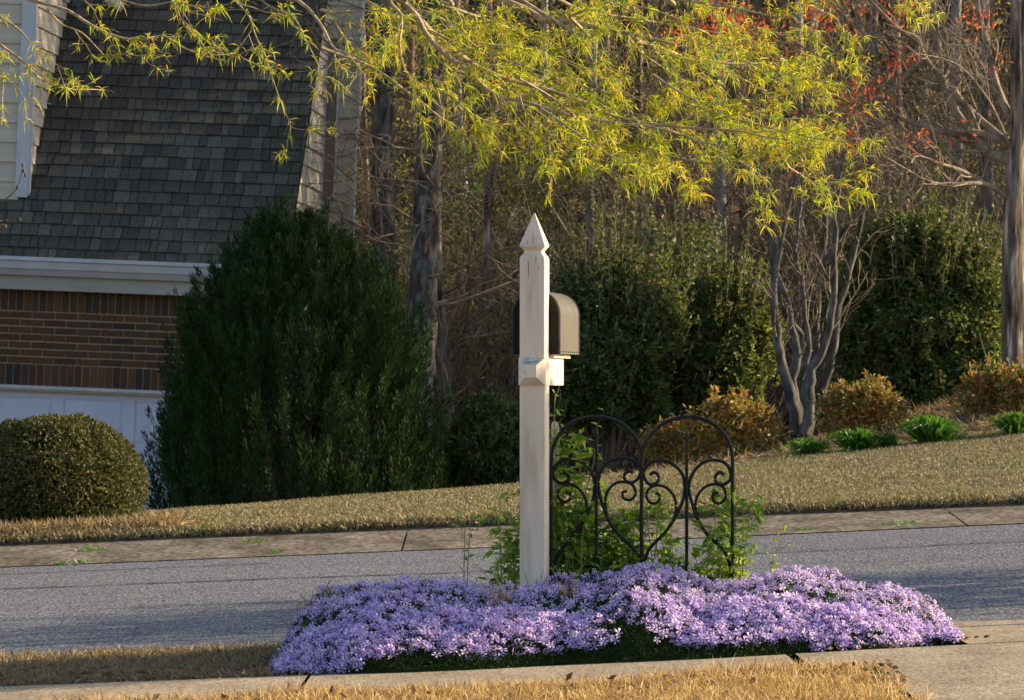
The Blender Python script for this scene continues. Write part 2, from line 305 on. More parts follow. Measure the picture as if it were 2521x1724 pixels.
n = 14000; X = rng.uniform(-4.2, 4.2, n); Y = rng.uniform(24.02, 24.22, n); blades(g, rng, X, Y, .07, .008, .6)
tag(g.build('lawn_grass', M['lawn']), 'short half dormant lawn grass across the road', 'grass', kind='stuff')
# fallen leaves
g = MB(); n = 200; X = rng.uniform(-2.6, -.5, n); Y = rng.uniform(13.95, 14.25, n)
P = np.stack([X, Y, gz(X, Y)+.02+.03*rng.rand(n)], 1); g.leaves(P, rng.normal(size=(n, 3))*[1, 1, .25], .045, .014, rng)
n = 90; X = rng.uniform(1.04, 1.15, n); Y = rng.uniform(12.0, 12.8, n); P = np.stack([X, Y, gz(X, Y)+.015+.03*rng.rand(n)], 1); g.leaves(P, rng.normal(size=(n, 3))*[1, 1, .4], .025, .015, rng)
n = 110; X = rng.uniform(-2, 1.0, n); Y = rng.uniform(12.2, 12.6, n); P = np.stack([X, Y, gz(X, Y)+.03+.03*rng.rand(n)], 1); g.leaves(P, rng.normal(size=(n, 3)), .035, .02, rng)
n = 160; X = rng.uniform(.3, 1.6, n); Y = rng.uniform(13.9, 14.0, n)+.25*(X > 1.3); P = np.stack([X, Y, gz(X, Y)+.015+.01*rng.rand(n)], 1); g.leaves(P, rng.normal(size=(n, 3))*[1, 1, .3], .025, .012, rng)
tag(g.build('dead_leaves', M['dead_leaf']), 'brown dead leaves caught along the edges of the grass and sidewalk', 'leaves', kind='stuff')
g = MB(); n = 26000; X = rng.uniform(.2, 5, n); Y = rng.uniform(30.6, 33.6, n); P = np.stack([X, Y, gz(X, Y)+.04*rng.rand(n)], 1)
g.leaves(P, rng.normal(size=(n, 3))*[1, 1, .35], .12, .008, rng)
tag(g.build('pine_straw', M['strip_straw']), 'brown pine straw mulch on the planting bed above the lawn', 'mulch', kind='stuff')
# ------------------------------------------------------------------ mailbox
BASE = at(1213, 1462, 15.0); yaw = math.radians(9.5)
Bm = np.array([RT, FW, UP]).T; cz, sz = math.cos(yaw), math.sin(yaw)
RotM = Bm@np.array([[cz, sz, 0], [-sz, cz, 0], [0, 0, 1]])   # turn the front towards the left of the camera
mroot = empty('mailbox', BASE, 'black arched mailbox on a white square post with a pointed finial', 'mailbox', rot=RotM)
def zm(y): return (1462-y)/S/285.0
hw = .0455
def post_ring(mb, rings):       # square lathe
    V = []; 
    for z, r in rings: V += [[-r, -r, z], [r, -r, z], [r, r, z], [-r, r, z]]
    k = len(rings); fs = [[4*i+j, 4*i+(j+1) % 4, 4*i+4+(j+1) % 4, 4*i+4+j] for i in range(k-1) for j in range(4)]
    mb.add(V, fs)
g = MB(); c_ = .004
# chamfered-edge post (octagonal section with tiny arrises)
def oct_ring(z, r, c=.004): return [[-r+c, -r, z], [r-c, -r, z], [r, -r+c, z], [r, r-c, z], [r-c, r, z], [-r+c, r, z], [-r, r-c, z], [-r, -r+c, z]]
def oct_lathe(mb, rings):
    V = []
    for z, r, c in rings: V += oct_ring(z, r, c)
    k = len(rings); mb.add(V, [[8*i+j, 8*i+(j+1) % 8, 8*i+8+(j+1) % 8, 8*i+8+j] for i in range(k-1) for j in range(8)])
oct_lathe(g, [(-.25, hw, c_), (zm(588), hw, c_)]); g.add([], [])
post = g.build('post', M['paint'], mroot)
g = MB(); oct_lathe(g, [(zm(588), hw, c_), (zm(583), hw-.002, c_), (zm(576), hw-.011, .004), (zm(572), hw-.0135, .004), (zm(569), hw-.0125, .004), (zm(560), hw-.001, .004), (zm(556), hw, .003), (zm(483), .0015, .0003)])
for cx_, z0_, z1_ in ((.0, 557, 520), (-.02, 556, 545), (.012, 583, 600), (-.015, 590, 640), (.02, 600, 618)):
    zz = np.linspace(zm(z0_), zm(z1_), 6); fr = np.clip((zz-zm(556))/(zm(483)-zm(556)), 0, 1)
    g.tubes(np.array([[cx_*(1-f)+.0012*math.sin(7*i), -hw*(1-f)-.0001, z] for i, (z, f) in enumerate(zip(zz, fr))]), [.0003, .0009, .0011, .0009, .0006, .0003], 5, 1)
g.build('finial', [M['paint'], M['bark_dark']], post)
# arm with bevelled near end
g = MB(); ah = .048; zc = zm(843); hz = (875-812)/2/S/285
prof = [(-.105, -hz*.25), (-.105, hz*.25), (-.055, hz), (.40, hz), (.40, -hz), (-.055, -hz)]
hexv = []
def armring(y, hx, h): return [[-hx, y, -h+zc], [hx, y, -h+zc], [hx, y, h+zc], [-hx, y, h+zc]]
V = armring(-.085, .020, hz*.42)+armring(-.052, ah, hz)+armring(.355, ah, hz)+armring(.375, .03, hz*.7)
fs = [[4*i+j, 4*i+(j+1) % 4, 4*i+4+(j+1) % 4, 4*i+4+j] for i in range(3) for j in range(4)]+[[3, 2, 1, 0], [12, 13, 14, 15]]
g.add(V, fs); v3, v2, v6, v7 = [np.array(V[i]) for i in (3, 2, 6, 7)]     # bare peeled patch on the upper bevel, bluish sky light put into its colour
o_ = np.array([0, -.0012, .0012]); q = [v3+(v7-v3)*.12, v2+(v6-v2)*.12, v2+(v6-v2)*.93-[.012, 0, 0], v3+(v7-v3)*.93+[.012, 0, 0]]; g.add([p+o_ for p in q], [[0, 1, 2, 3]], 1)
rq = rs(77)
for i in range(16):
    a, b = rq.rand(2), rq.rand(2); b = a+(b-a)*.5; P2 = [(q[0]*(1-u)+q[1]*u)*(1-v)+(q[3]*(1-u)+q[2]*u)*v+o_ for u, v in (a, (a+b)/2+.04*rq.normal(size=2), b)]; g.tubes(np.array(P2), [.0003, .0008, .0003], 4, 2)
for P2 in ([[-.045, -.0535, zc-.002], [-.02, -.072, zc-.004], [.0, -.0855, zc-.010], [.02, -.075, zc-.016]], [[-.02, -.0855, zc+.006], [-.022, -.086, zc-.004], [-.016, -.0856, zc-.012]]): g.tubes(np.array(P2), [.0005]*len(P2), 4, 2)
g.build('arm', [M['paint'], M['peeled_sky'], M['bark_dark']], mroot)
g = MB(); g.box((0.0, .24, zm(808)), (.062, .19, .006)); g.build('mounting_board', M['paint'], mroot)
# the box: arched shell along y
zb = zm(803); W2 = .083; Hs = .14; L0, L1 = .035, .50
ap = [(W2*math.cos(t), zb+Hs+W2*math.sin(t)) for t in np.linspace(0, math.pi, 20)]; ap = [(W2*1.0, zb)]+ap+[(-W2, zb)]
g = MB(); k = len(ap); A = np.array(ap)
def ringv(y, s): return np.column_stack([A[:, 0]*s, np.full(k, y), (A[:, 1]-zb-.1)*s+zb+.1])
V = np.vstack([ringv(L0+.018, 1), ringv(L1, 1)]); g.add(V, [[i, (i+1) % k, k+(i+1) % k, k+i] for i in range(k)], 0, False)
for yv in np.linspace(.10, .48, 9): 
    g.tubes(np.array([[W2-.001, yv, zb+.008], [W2+.0025, yv, zb+.008]]), [.0028, .0022], 6, 1)
box = g.build('box', [M['box_steel'], M['black_steel']], mroot)
g = MB(); V = np.vstack([ringv(L0, .97), ringv(L0+.004, 1.015), ringv(L0+.020, 1.015)]); g.add(V, [[j*k+i, j*k+(i+1) % k, (j+1)*k+(i+1) % k, (j+1)*k+i] for j in range(2) for i in range(k)]+[], 0)
g.add(ringv(L0, .97), [list(range(k))]); g.build('back_panel', M['black_steel'], box)
g = MB(); V = np.vstack([ringv(L1-.012, 1.02), ringv(L1+.004, 1.02)]); g.add(V, [[i, (i+1) % k, k+(i+1) % k, k+i] for i in range(k)]); g.add(ringv(L1+.004, 1.02), [list(range(k))[::-1]])
g.build('door', M['black_steel'], box)
# weathered picket behind
g = MB(); pr = [(-.012, -.3), (.016, -.3), (.016, .335), (.010, .35), (-.006, .352), (-.012, .342)]
g.prism([(x, z) for x, z in pr], -.008, .008, axis=1); 
for z in (.31, .24, .2): g.box((.008, -.0095, z), (.003, .002, .012))
o = g.build('picket', M['paint']); Mm = Matrix([list(r) for r in Bm]).to_4x4(); Mm.translation = Vector(at(1259, 1180, 15.25)); o.matrix_world = Mm
tag(o, 'narrow weathered white picket showing just right of the mailbox post', 'picket')
# ------------------------------------------------------------------ iron fence panel
FD = 15.12; froot = empty('garden_fence', at(1455, 1455, FD), 'low black wrought iron fence panel with two arches and heart scrolls', 'garden fence', rot=Bm)
Bi = Bm.T; FB = at(1455, 1455, FD)
def fz(pts, n=None, dy=0):     # crop coords of the photograph -> local to panel
    P = trace(pts, FD, 2.9795, 1180, oy=980); L = (P-FB)@Bi.T; L[:, 1] += dy
    return resample(L, n or max(6, len(pts)*4)) if len(pts) > 2 else L
def bar(name, pts, r=.0052, dy=0, ends=True, n=None, flat=None):
    g = MB(); L = fz(pts, n, dy); rr = np.full(len(L), r); g.tubes(L, rr, 8)
    return g.build(name, M['iron'], froot)
bar('arch', [(525, 1500), (525, 1150), (525, 800), (526, 500), (535, 390), (560, 315), (620, 225), (710, 165), (830, 138), (930, 145), (1020, 175), (1100, 235), (1160, 310), (1187, 390), (1190, 440)], .0068, n=90)
bar('arch', [(1197, 440), (1203, 380), (1230, 310), (1290, 235), (1370, 175), (1470, 145), (1560, 140), (1660, 160), (1750, 215), (1820, 300), (1850, 380), (1858, 480), (1858, 800), (1858, 1150), (1860, 1500)], .0068, n=90)
bar('upright', [(1190, 420), (1190, 1500)], .0070, .002)
for x_, t_ in ((860, 215), (1522, 232)):
    bar('upright', [(x_, t_+60), (x_-2, 1500)], .0060)
    g = MB(); L = fz([(x_, t_), (x_, t_+25), (x_, t_+60), (x_, t_+66)], 4); L = fz([(x_, t_), (x_, t_+66)]); zt = L[0, 2]; zl = L[1, 2]
    q = np.array([[L[0, 0], 0, zt], [L[0, 0], 0, zt-.008], [L[0, 0], 0, zt-.02], [L[0, 0], 0, zl]]); g.tubes(q, [.0008, .004, .006, .006], 8)
    for s_ in (-1, 1): g.tubes(resample(np.array([[L[0, 0], 0, zl-.004], [L[0, 0]+s_*.012, 0, zl+.004], [L[0, 0]+s_*.021, 0, zl-.004]]), 8), np.linspace(.006, .002, 8), 6)
    g.tubes(np.array([[L[0, 0], 0, zl+.004], [L[0, 0], 0, zl-.004]]), [.011, .011], 8)
    g.build('spear_tip', M['iron'], froot)
SC = [
 [(1128, 550), (1105, 535), (1072, 550), (1062, 580), (1080, 610), (1120, 620), (1160, 595), (1180, 550), (1170, 500), (1130, 458), (1070, 440), (1000, 445), (940, 475), (895, 530), (875, 600), (880, 680), (900, 770), (935, 860), (980, 950), (1040, 1020), (1110, 1080), (1150, 1130), (1170, 1180), (1175, 1260)],
 [(1083, 682), (1055, 690), (1050, 715), (1070, 742), (1110, 747), (1140, 718), (1145, 680), (1120, 635), (1060, 615), (1000, 625), (950, 670), (925, 740), (930, 820), (950, 890), (985, 950)],
 [(1252, 565), (1275, 547), (1305, 555), (1318, 590), (1300, 622), (1260, 635), (1225, 610), (1205, 560), (1220, 510), (1260, 475), (1320, 458), (1380, 465), (1440, 500), (1490, 560), (1505, 640), (1500, 720), (1475, 800), (1440, 870), (1390, 950), (1330, 1020), (1270, 1080), (1235, 1130), (1215, 1200), (1210, 1260)],
 [(1293, 697), (1320, 710), (1322, 745), (1300, 770), (1260, 770), (1230, 735), (1230, 690), (1265, 650), (1320, 640), (1375, 660), (1420, 705), (1443, 770), (1440, 840), (1420, 900), (1395, 945)],
 [(610, 545), (645, 560), (658, 595), (640, 620), (590, 622), (550, 590), (540, 540), (565, 490), (610, 455), (680, 450), (750, 470), (810, 520), (840, 590), (845, 660), (835, 740), (810, 810), (775, 880), (735, 950), (680, 1020), (620, 1090), (560, 1180), (535, 1270)],
 [(637, 688), (665, 705), (665, 740), (635, 762), (600, 750), (577, 715), (585, 670), (630, 632), (690, 640), (745, 680), (780, 740), (788, 800), (785, 850)],
 [(1795, 565), (1770, 545), (1740, 560), (1730, 595), (1745, 622), (1790, 635), (1835, 605), (1845, 560), (1825, 500), (1780, 465), (1710, 455), (1640, 475), (1585, 525), (1550, 590), (1538, 670), (1555, 750), (1590, 860), (1635, 950), (1690, 1020), (1750, 1070), (1800, 1130), (1830, 1200), (1845, 1270)],
 [(1750, 692), (1720, 700), (1710, 730), (1730, 765), (1770, 770), (1805, 735), (1805, 690), (1780, 645), (1720, 632), (1660, 650), (1610, 700), (1588, 760), (1590, 830), (1605, 880)]]
for i, s_ in enumerate(SC): bar('scroll', s_, .0060 if i % 2 == 0 else .0053, .003)
bar('bottom_rail', [(525, 1325), (1858, 1325)], .0060, -.002)
# ------------------------------------------------------------------ creeping phlox bed
TOP = np.array([(632, 1445), (680, 1395), (720, 1365), (820, 1328), (900, 1324), (1000, 1332), (1180, 1338), (1290, 1330), (1350, 1312), (1440, 1287), (1530, 1307), (1590, 1326), (1660, 1322), (1760, 1308), (1870, 1308), (1960, 1328), (2050, 1350), (2105, 1378), (2142, 1414)])
tx = np.array([at(x, y, 14.85)[0] for x, y in TOP]); tz = np.array([at(x, y, 14.85)[2] for x, y in TOP]); th = tz-gz(tx, 14.85)-.012
th[0] = .03; th[-1] = .09; XL, XR = tx[0], tx[-1]
def bedh(X, Y):
    Ht = np.interp(X, tx, th); 
    yf = 13.885+.03*np.sin(X*7)+.24*np.clip((X-1.1)/.3, 0, 1)**2+.05*np.clip((-.45-X)/.3, 0, 1)
    u = (Y-yf)/(14.85-yf)
    f = np.where(u < 1, np.clip(1-(1-np.clip(u, 0, 1))**2.6, 0, 1)**.75, np.clip(1-((Y-14.85)/.5)**2, 0, 1)**.5)
    e = np.clip((X-XL)/.10, 0, 1)**.5*np.clip((XR-X)/.06, 0, 1)**.5
    b = .022*np.sin(X*11+Y*5)*np.sin(Y*9-X*4)+.016*np.sin(X*27+3+Y*4)*np.sin(Y*21-X*5)+.008*np.sin(X*61)*np.sin(Y*47)
    return np.where((u > 0), (Ht+b*np.clip(Ht/.1, 0, 1))*f*e, 0)
def bedsurf(X, Y): return gz(X, Y)+bedh(X, Y)
rng = rs(5); g = MB()
Xs = np.linspace(XL-.02, XR+.02, 150); Ys = np.linspace(13.85, 15.36, 60); XX, YY = np.meshgrid(Xs, Ys); Z = bedsurf(XX.ravel(), YY.ravel())-.022
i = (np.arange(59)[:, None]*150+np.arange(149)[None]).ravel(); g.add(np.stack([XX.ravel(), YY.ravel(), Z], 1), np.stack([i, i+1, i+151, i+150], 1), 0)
def bednormal(X, Y):
    d = .01; hx = (bedsurf(X+d, Y)-bedsurf(X-d, Y))/(2*d); hy = (bedsurf(X, Y+d)-bedsurf(X, Y-d))/(2*d)
    return nrm(np.stack([-hx, -hy, np.ones_like(X)], 1))
def bedpts(n, steep=True):
    X = rng.uniform(XL, XR, n*3); Y = np.where(rng.rand(n*3) < .45, rng.uniform(13.87, 14.25, n*3), rng.uniform(13.87, 15.32, n*3))
    h = bedh(X, Y); k = h > .012; X, Y = X[k][:n], Y[k][:n]; return X, Y
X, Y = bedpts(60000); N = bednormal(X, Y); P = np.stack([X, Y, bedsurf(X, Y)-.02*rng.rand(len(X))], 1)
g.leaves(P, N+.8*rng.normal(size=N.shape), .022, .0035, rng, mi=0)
# flowers
X, Y = bedpts(12500); N = bednormal(X, Y); z0 = bedh(X, Y); rel = z0/np.maximum(np.interp(X, tx, th), .02)
cover = np.sin(X*6.3+1.2*np.sin(Y*11))*.30+np.sin(X*17+Y*9)*.3+np.sin(X*31+2)*np.sin(Y*27)*.3+np.sin(X*3.1+.5)*.12
steep = N[:, 1] < -.55
front = np.clip((14.34-Y)/.42, 0, 1); lim = .85-1.1*front**1.9
lim += .22*np.sin(X*9+.6)*front+np.where(X < -.45, 1.1, 0)+np.where(X > .85, .9, 0)
k = (cover+.35*rng.normal(size=len(X)) < lim) & ((rel > .22) | (X < -.45) | (X > 1.0)); X, Y, N = X[k], Y[k], N[k]
n = len(X); ax = nrm(N+np.array([.1, -.25, .25])+.65*rng.normal(size=N.shape)); P = np.stack([X, Y, bedsurf(X, Y)-.004+.026*rng.rand(n)], 1)
r_ = rng.normal(size=(n, 3)); A = nrm(np.cross(ax, r_)); B = np.cross(ax, A); R0 = .0155*(.6+.6*rng.rand(n))
for j in range(5):
    t = 2*math.pi*j/5; d = A*math.cos(t)+B*math.sin(t); sd = -A*math.sin(t)+B*math.cos(t); R = R0[:, None]
    V = np.stack([P+d*R*.08, P+d*R*.72+sd*R*.23+ax*R*.12, P+d*R*1.05+sd*R*.22+ax*R*.05, P+d*R*.9+ax*R*.1, P+d*R*1.05-sd*R*.22+ax*R*.05, P+d*R*.72-sd*R*.23+ax*R*.12], 1)
    g.add(V.reshape(-1, 3), np.arange(n*6).reshape(n, 6), 1)
V = np.stack([P+A*R0[:, None]*.2+ax*.0012, P+B*R0[:, None]*.2+ax*.0012, P-A*R0[:, None]*.2+ax*.0012, P-B*R0[:, None]*.2+ax*.0012], 1); g.add(V.reshape(-1, 3), np.arange(n*4).reshape(n, 4), 2)
tag(g.build('creeping_phlox', [M['phlox_leaf'], M['petal'], M['eye']]), 'low mound of creeping phlox covered in lavender star flowers round the mailbox post', 'flowers', kind='stuff')
# ------------------------------------------------------------------ vines and weeds in the bed
def vine(name, label, stems, nl, seed, ll=.045, cat='vine', hgt=None, twig=3, spread=.8, group=None, base=None, mlt=M['vine']):
    rng = rs(seed); s_ = MB(); lf = MB(); P0 = []
    for st in stems:
        P = np.array([at(x, y, d) for x, y, d in st]); P0.append(P[0]); Q = resample(P, 12); R = np.linspace(.0028, .0010, 12); s_.tubes(Q, R, 5)
        tp, tr = grow(rng, Q, R, twig, .13, spread=spread, bias=(0, 0, .35), k=4, rs_=.7, t0=.15); s_.tubes(tp, tr, 4)
        allp = [(Q[None], .65), (tp, .55)]
        for pp, wgt in allp:
            n = int(nl*wgt*(1 if len(pp) > 1 else 1)); idx = rng.randint(len(pp), size=n); t = rng.rand(n)**.8*(pp.shape[1]-1); i = np.minimum(t.astype(int), pp.shape[1]-2); f = (t-i)[:, None]
            p = pp[idx, i]*(1-f)+pp[idx, i+1]*f
            # each node bears three leaflets
            d = nrm(rng.normal(size=(n, 3))*[1, .8, .6]+[0, 0, .25])
            for a_ in (-.6, 0, .6):
                dd = nrm(d+a_*np.cross(d, [0, 0, 1.])); L = ll*(.5+.8*rng.rand(n))
                lf.leaves(p+dd*.008, dd, L, L*.36, rng, droop=.35, seg=2, up=np.array([0, 0, 1.]))
    root = empty(name, np.mean(P0, 0), label, cat, group); off = np.array(root.location)
    for mb_, nm, mm in ((s_, 'stems', M['vine_stem']), (lf, 'foliage', mlt)):
        mb_.v = [v-off for v in mb_.v]; mb_.build(nm, mm, root)
    return root
def fan(rng, x0, x1, y0, y1, top0, top1, n, d, lean=40):
    out = []
    for i in range(n):
        x = rng.uniform(x0, x1); yt = rng.uniform(top0, top1); yb = rng.uniform(y0, y1); dd = d+rng.uniform(-.08, .12); xe = x+rng.uniform(-lean, lean)
        out.append([(x, yb, dd), (x+(xe-x)*.2+rng.uniform(-10, 10), yb+(yt-yb)*.35, dd), (x+(xe-x)*.6+rng.uniform(-12, 12), yb+(yt-yb)*.7, dd), (xe, yt, dd)])
    return out
rg = rs(9)
vine('climbing_vine', 'bright green leafy vine climbing the fence right beside the mailbox post', fan(rg, 1255, 1330, 1400, 1430, 980, 1200, 22, 15.18, 30), 30, 11, .042)
vine('climbing_vine', 'low dense green vine spreading under the left arch of the iron fence', fan(rg, 1300, 1460, 1400, 1430, 1130, 1290, 28, 15.22, 45), 30, 12, .042)
vine('climbing_vine', 'sparse green vine between the middle bar and the right spear bar of the fence', fan(rg, 1460, 1570, 1400, 1430, 1060, 1290, 12, 15.2, 30), 18, 13, .036)
vine('climbing_vine', 'yellow green vine twining up the right end bar of the fence', fan(rg, 1590, 1690, 1400, 1430, 1090, 1270, 18, 15.16, 35), 26, 14, .038)
vine('leafy_weed', 'dark green leafy weed growing against the left of the mailbox post', fan(rg, 1130, 1185, 1400, 1430, 1140, 1300, 10, 15.1, 30), 20, 15, .042, 'weed')
vine('leafy_weed', 'two thin bare weed stalks standing left of the mailbox post', [[(1052, 1400, 15.05), (1053, 1300, 15.05), (1055, 1200, 15.05), (1056, 1125, 15.05)], [(1062, 1400, 15.1), (1061, 1300, 15.1), (1066, 1220, 15.1), (1068, 1170, 15.1)]], 6, 16, .028, 'weed', twig=2)
vine('leafy_weed', 'single thin weed with a forked tip right of the iron fence', [[(1745, 1380, 15.2), (1750, 1300, 15.2), (1768, 1240, 15.2), (1785, 1180, 15.2)]], 10, 17, .03, 'weed', twig=4)
vine('vine_shoot', 'tall thin vine shoot with upright leaves rising past the white picket', [[(1262, 1200, 15.2), (1264, 1060, 15.2), (1258, 960, 15.2), (1260, 895, 15.2)], [(1300, 1200, 15.2), (1340, 1080, 15.2), (1352, 1010, 15.2), (1354, 965, 15.2)]], 9, 18, .028, 'vine', twig=3, spread=.5)
def tuft(x, y, d, n, h, label, seed, nm='dry_grass_tuft', mm='straw', wd=.003, sp=.02, lean=.35, cat='grass tuft', group=None, X0=None):
    rng = rs(seed); p = at(x, y, d); X = p[0]+rng.normal(0, sp, n); Y = p[1]+rng.normal(0, sp, n); z = bedsurf(X, Y)-.01 if 13.9 < d < 15.35 else gz(X, Y)-.005
    g = MB(); P = np.stack([X-p[0], Y-p[1], z-z.mean()], 1); D = np.stack([rng.normal(0, lean, n), rng.normal(0, lean, n), np.ones(n)], 1)
    g.leaves(P, D, h*(.5+.7*rng.rand(n)), wd, rng, droop=.25, seg=2)
    o = g.build(nm, M[mm]); o.location = (p[0], p[1], z.mean()); return tag(o, label, cat, group)
G_ = 'dry grass tufts in the flower bed'
tuft(1130, 1380, 14.45, 45, .16, 'tall tuft of dry straw stalks rising from the phlox left of the post', 21, group=G_)
tuft(1290, 1375, 14.5, 26, .13, 'small dry straw tuft in the phlox just right of the post', 22, group=G_)
tuft(930, 1330, 14.9, 16, .13, 'short dry stalks at the back edge of the phlox left of the thin bare weeds', 23, group=G_)
tuft(700, 1400, 14.7, 60, .14, 'thin brown grass tuft at the left end of the phlox', 24, group=G_, mm='strip_straw', sp=.07, lean=.6)
tuft(800, 1400, 14.55, 34, .12, 'flattened brown stalks lying over the left part of the phlox', 25, group=G_, sp=.08, lean=1.3)
tuft(1240, 1330, 14.8, 20, .15, 'dry leaning stalks at the foot of the mailbox post', 26, group=G_, sp=.04, lean=.8)
for i, (x, y, d, lb) in enumerate([(370/2.582*.9219, 1215, 23, ''), (140, 1280, 22.75, 'tiny green weed at the road edge in front of the round hedge'), (184, 1282, 22.8, 'wider green weed in the gutter right of the tiny one'), (625, 1250, 22.9, 'green weed sprig at the gutter edge below the juniper'), (205, 1248, 23.5, 'flat dark weed patch on the gutter near the round hedge'), (575, 1225, 23.6, 'flat dark weed on the gutter below the juniper'), (2053, 1197, 23.0, 'bright green weed patch at the gutter edge on the right'), (1830, 1207, 22.9, 'small weed at the road edge right of the iron fence')]):
    if not lb: continue
    tuft(x, y, d, 60 if 'patch' in lb or 'flat' in lb else 34, .06, lb, 30+i, 'weed', 'liriope', .008, .05 if 'patch' in lb or 'flat' in lb else .02, .9, 'weed', 'weeds in the far gutter')
# ------------------------------------------------------------------ house
psi = math.radians(3.6); u_ = np.array([math.cos(psi), -math.sin(psi), 0]); n_ = np.array([math.sin(psi), math.cos(psi), 0]); HP = at(0, 600, 37.5)
def hl(x, y, v=0):           # photograph ray meets the plane at inward offset v -> local (u, v, z)
    d = at(x, y, 1.0); P0 = HP+n_*v; t = (P0@n_)/(d@n_); P = d*t-HP; return np.array([P@u_, P@n_, P[2]])
def hu(x, y, u):             # ray meets the plane u = const
    d = at(x, y, 1.0); t = ((HP+u_*u)@u_)/(d@u_); P = d*t-HP; return np.array([P@u_, P@n_, P[2]])
house = empty('house', HP, 'brick and siding house with a steep grey shingle roof and a white garage door', 'house', rot=np.array([u_, n_, [0, 0, 1]]).T)
zg = float(gz(HP[0], 37.5)[0])-HP[2]-.6
zE = hl(0, 588, -.15)[2]; PIT = math.radians(47); tp = math.tan(PIT)
uD = hl(55, 480, .35)[0]; uR = hl(667, 480, .24)[0]; vD = .36
UL = uD-5.0
def roofz(v): return zE+(v+.15)*tp
rng = rs(40); g = MB()       # shingle tabs
ca, sa = math.cos(PIT), math.sin(PIT); slope = np.array([0, ca, sa]); nr = np.array([0, -sa, ca]); s_ = 0.0; ex = .150; row_i = 0
VB = 3.4
while s_ < VB/ca:
    u = UL; 
    while u < uR:
        wd = rng.choice([.07, .09, .11, .13, .15]); ue = min(u+wd, uR)
        v = -.15+s_*ca
        if not (v > vD-.04 and ue < uD+.02) and ue-u > .01:
            us = max(u, uD) if v > vD-.04 else u
            th_ = rng.choice([.006, .013]); b0 = np.array([0, -.15, zE])
            lo = b0+slope*s_; hi = b0+slope*(s_+ex+.03)
            c0 = lo+nr*(th_+.004); c1 = hi-nr*.004
            e2 = ue-.006; V = [[us, *lo[1:]], [e2, *lo[1:]], [e2, *c0[1:]], [us, *c0[1:]], [us, *c1[1:]], [e2, *c1[1:]]]
            g.add(V, [[0, 1, 2, 3], [3, 2, 5, 4]])
        u = ue
    s_ += ex
    row_i += 1
g.box(((UL+uR)/2, -.15+VB/2-.05, zE+VB*tp/2-.10), ((uR-UL)/2-.002, VB/2/ca, .02), R=[[1, 0, 0], [0, ca, -sa], [0, sa, ca]], mi=1)
roof = g.build('roof', [M['shingle'], M['iron']], house)
# gutter, fascia
g = MB(); zt = hl(0, 580, -.27)[2]; zb_ = hl(0, 622, -.2)[2]; dz = zt-zb_
pr = [(-.15, zt-.01), (-.15, zb_), (-.20, zb_), (-.235, zb_+dz*.30), (-.25, zb_+dz*.36), (-.265, zb_+dz*.74), (-.285, zb_+dz*.80), (-.285, zt), (-.272, zt), (-.272, zb_+dz*.86), (-.165, zb_+.02), (-.165, zt-.01)]
g.prism(pr, UL, uR+.03, axis=0); g.build('gutter', M['trim'], house)
zf = hl(0, 655, -.13)[2]; g = MB(); g.box(((UL+uR)/2, -.139, (zb_+.02+zf)/2), ((uR-UL)/2, .010, (zb_+.02-zf)/2)); g.box(((UL+uR)/2, -.06, zf+.02), ((uR-UL)/2-.01, .068, .008)); g.build('fascia', M['fascia'], house)
# brick wall
g = MB(); zs1 = hl(0, 655)[2]; zs1b = hl(0, 704)[2]; zr = hl(0, 823)[2]; zd = hl(0, 872)[2]; UW = uR-.05
g.box(((UL+UW)/2, .06, (zs1+zd)/2+.002), ((UW-UL)/2, .054, (zs1-zd)/2+.05)); 
def brk(u0, u1, z0, z1):
    u1 = min(u1, UW)
    if u1-u0 < .015: return
    j = rng.uniform(-.0012, .0012, 4); g.box(((u0+u1)/2+j[0], .003+j[1], (z0+z1)/2+j[2]), ((u1-u0)/2, .008, (z1-z0)/2), mi=1)
for z0, z1 in ((zs1b, zs1), (zd, zr)):
    u = UL+.1
    while u < UW: brk(u, u+.0575, z0+.004, z1-.004); u += .0675
nc = 7; ch = (zs1b-zr)/nc
for i in range(nc):
    u = UL+.1-(i % 2)*.1015
    while u < UW: brk(max(u, UL), u+.193, zr+i*ch+.006, zr+(i+1)*ch-.005); u += .203
# side pier of brick right of the garage door
uP = hl(470, 900)[0]
z = zd
k = 0
while z > zg:
    u = uP-(k % 2)*.1
    while u < UW: brk(max(u, uP), u+.193, z-ch+.006, z-.005); u += .203
    z -= ch; k += 1
g.box(((uP+UW)/2, .06, (zd+zg)/2-.04), ((UW-uP)/2, .054, (zd-zg)/2-.02))
bw = g.build('brick_wall', [M['mortar'], M['brick']], house)
g = MB(); g.box(((UL+uP)/2, .012, zd-.015), ((uP-UL)/2, .02, .0145)); g.box((uP-.02, .014, (zd+zg)/2-.03), (.02, .02, (zd-zg)/2)); g.build('door_trim', M['trim'], house)
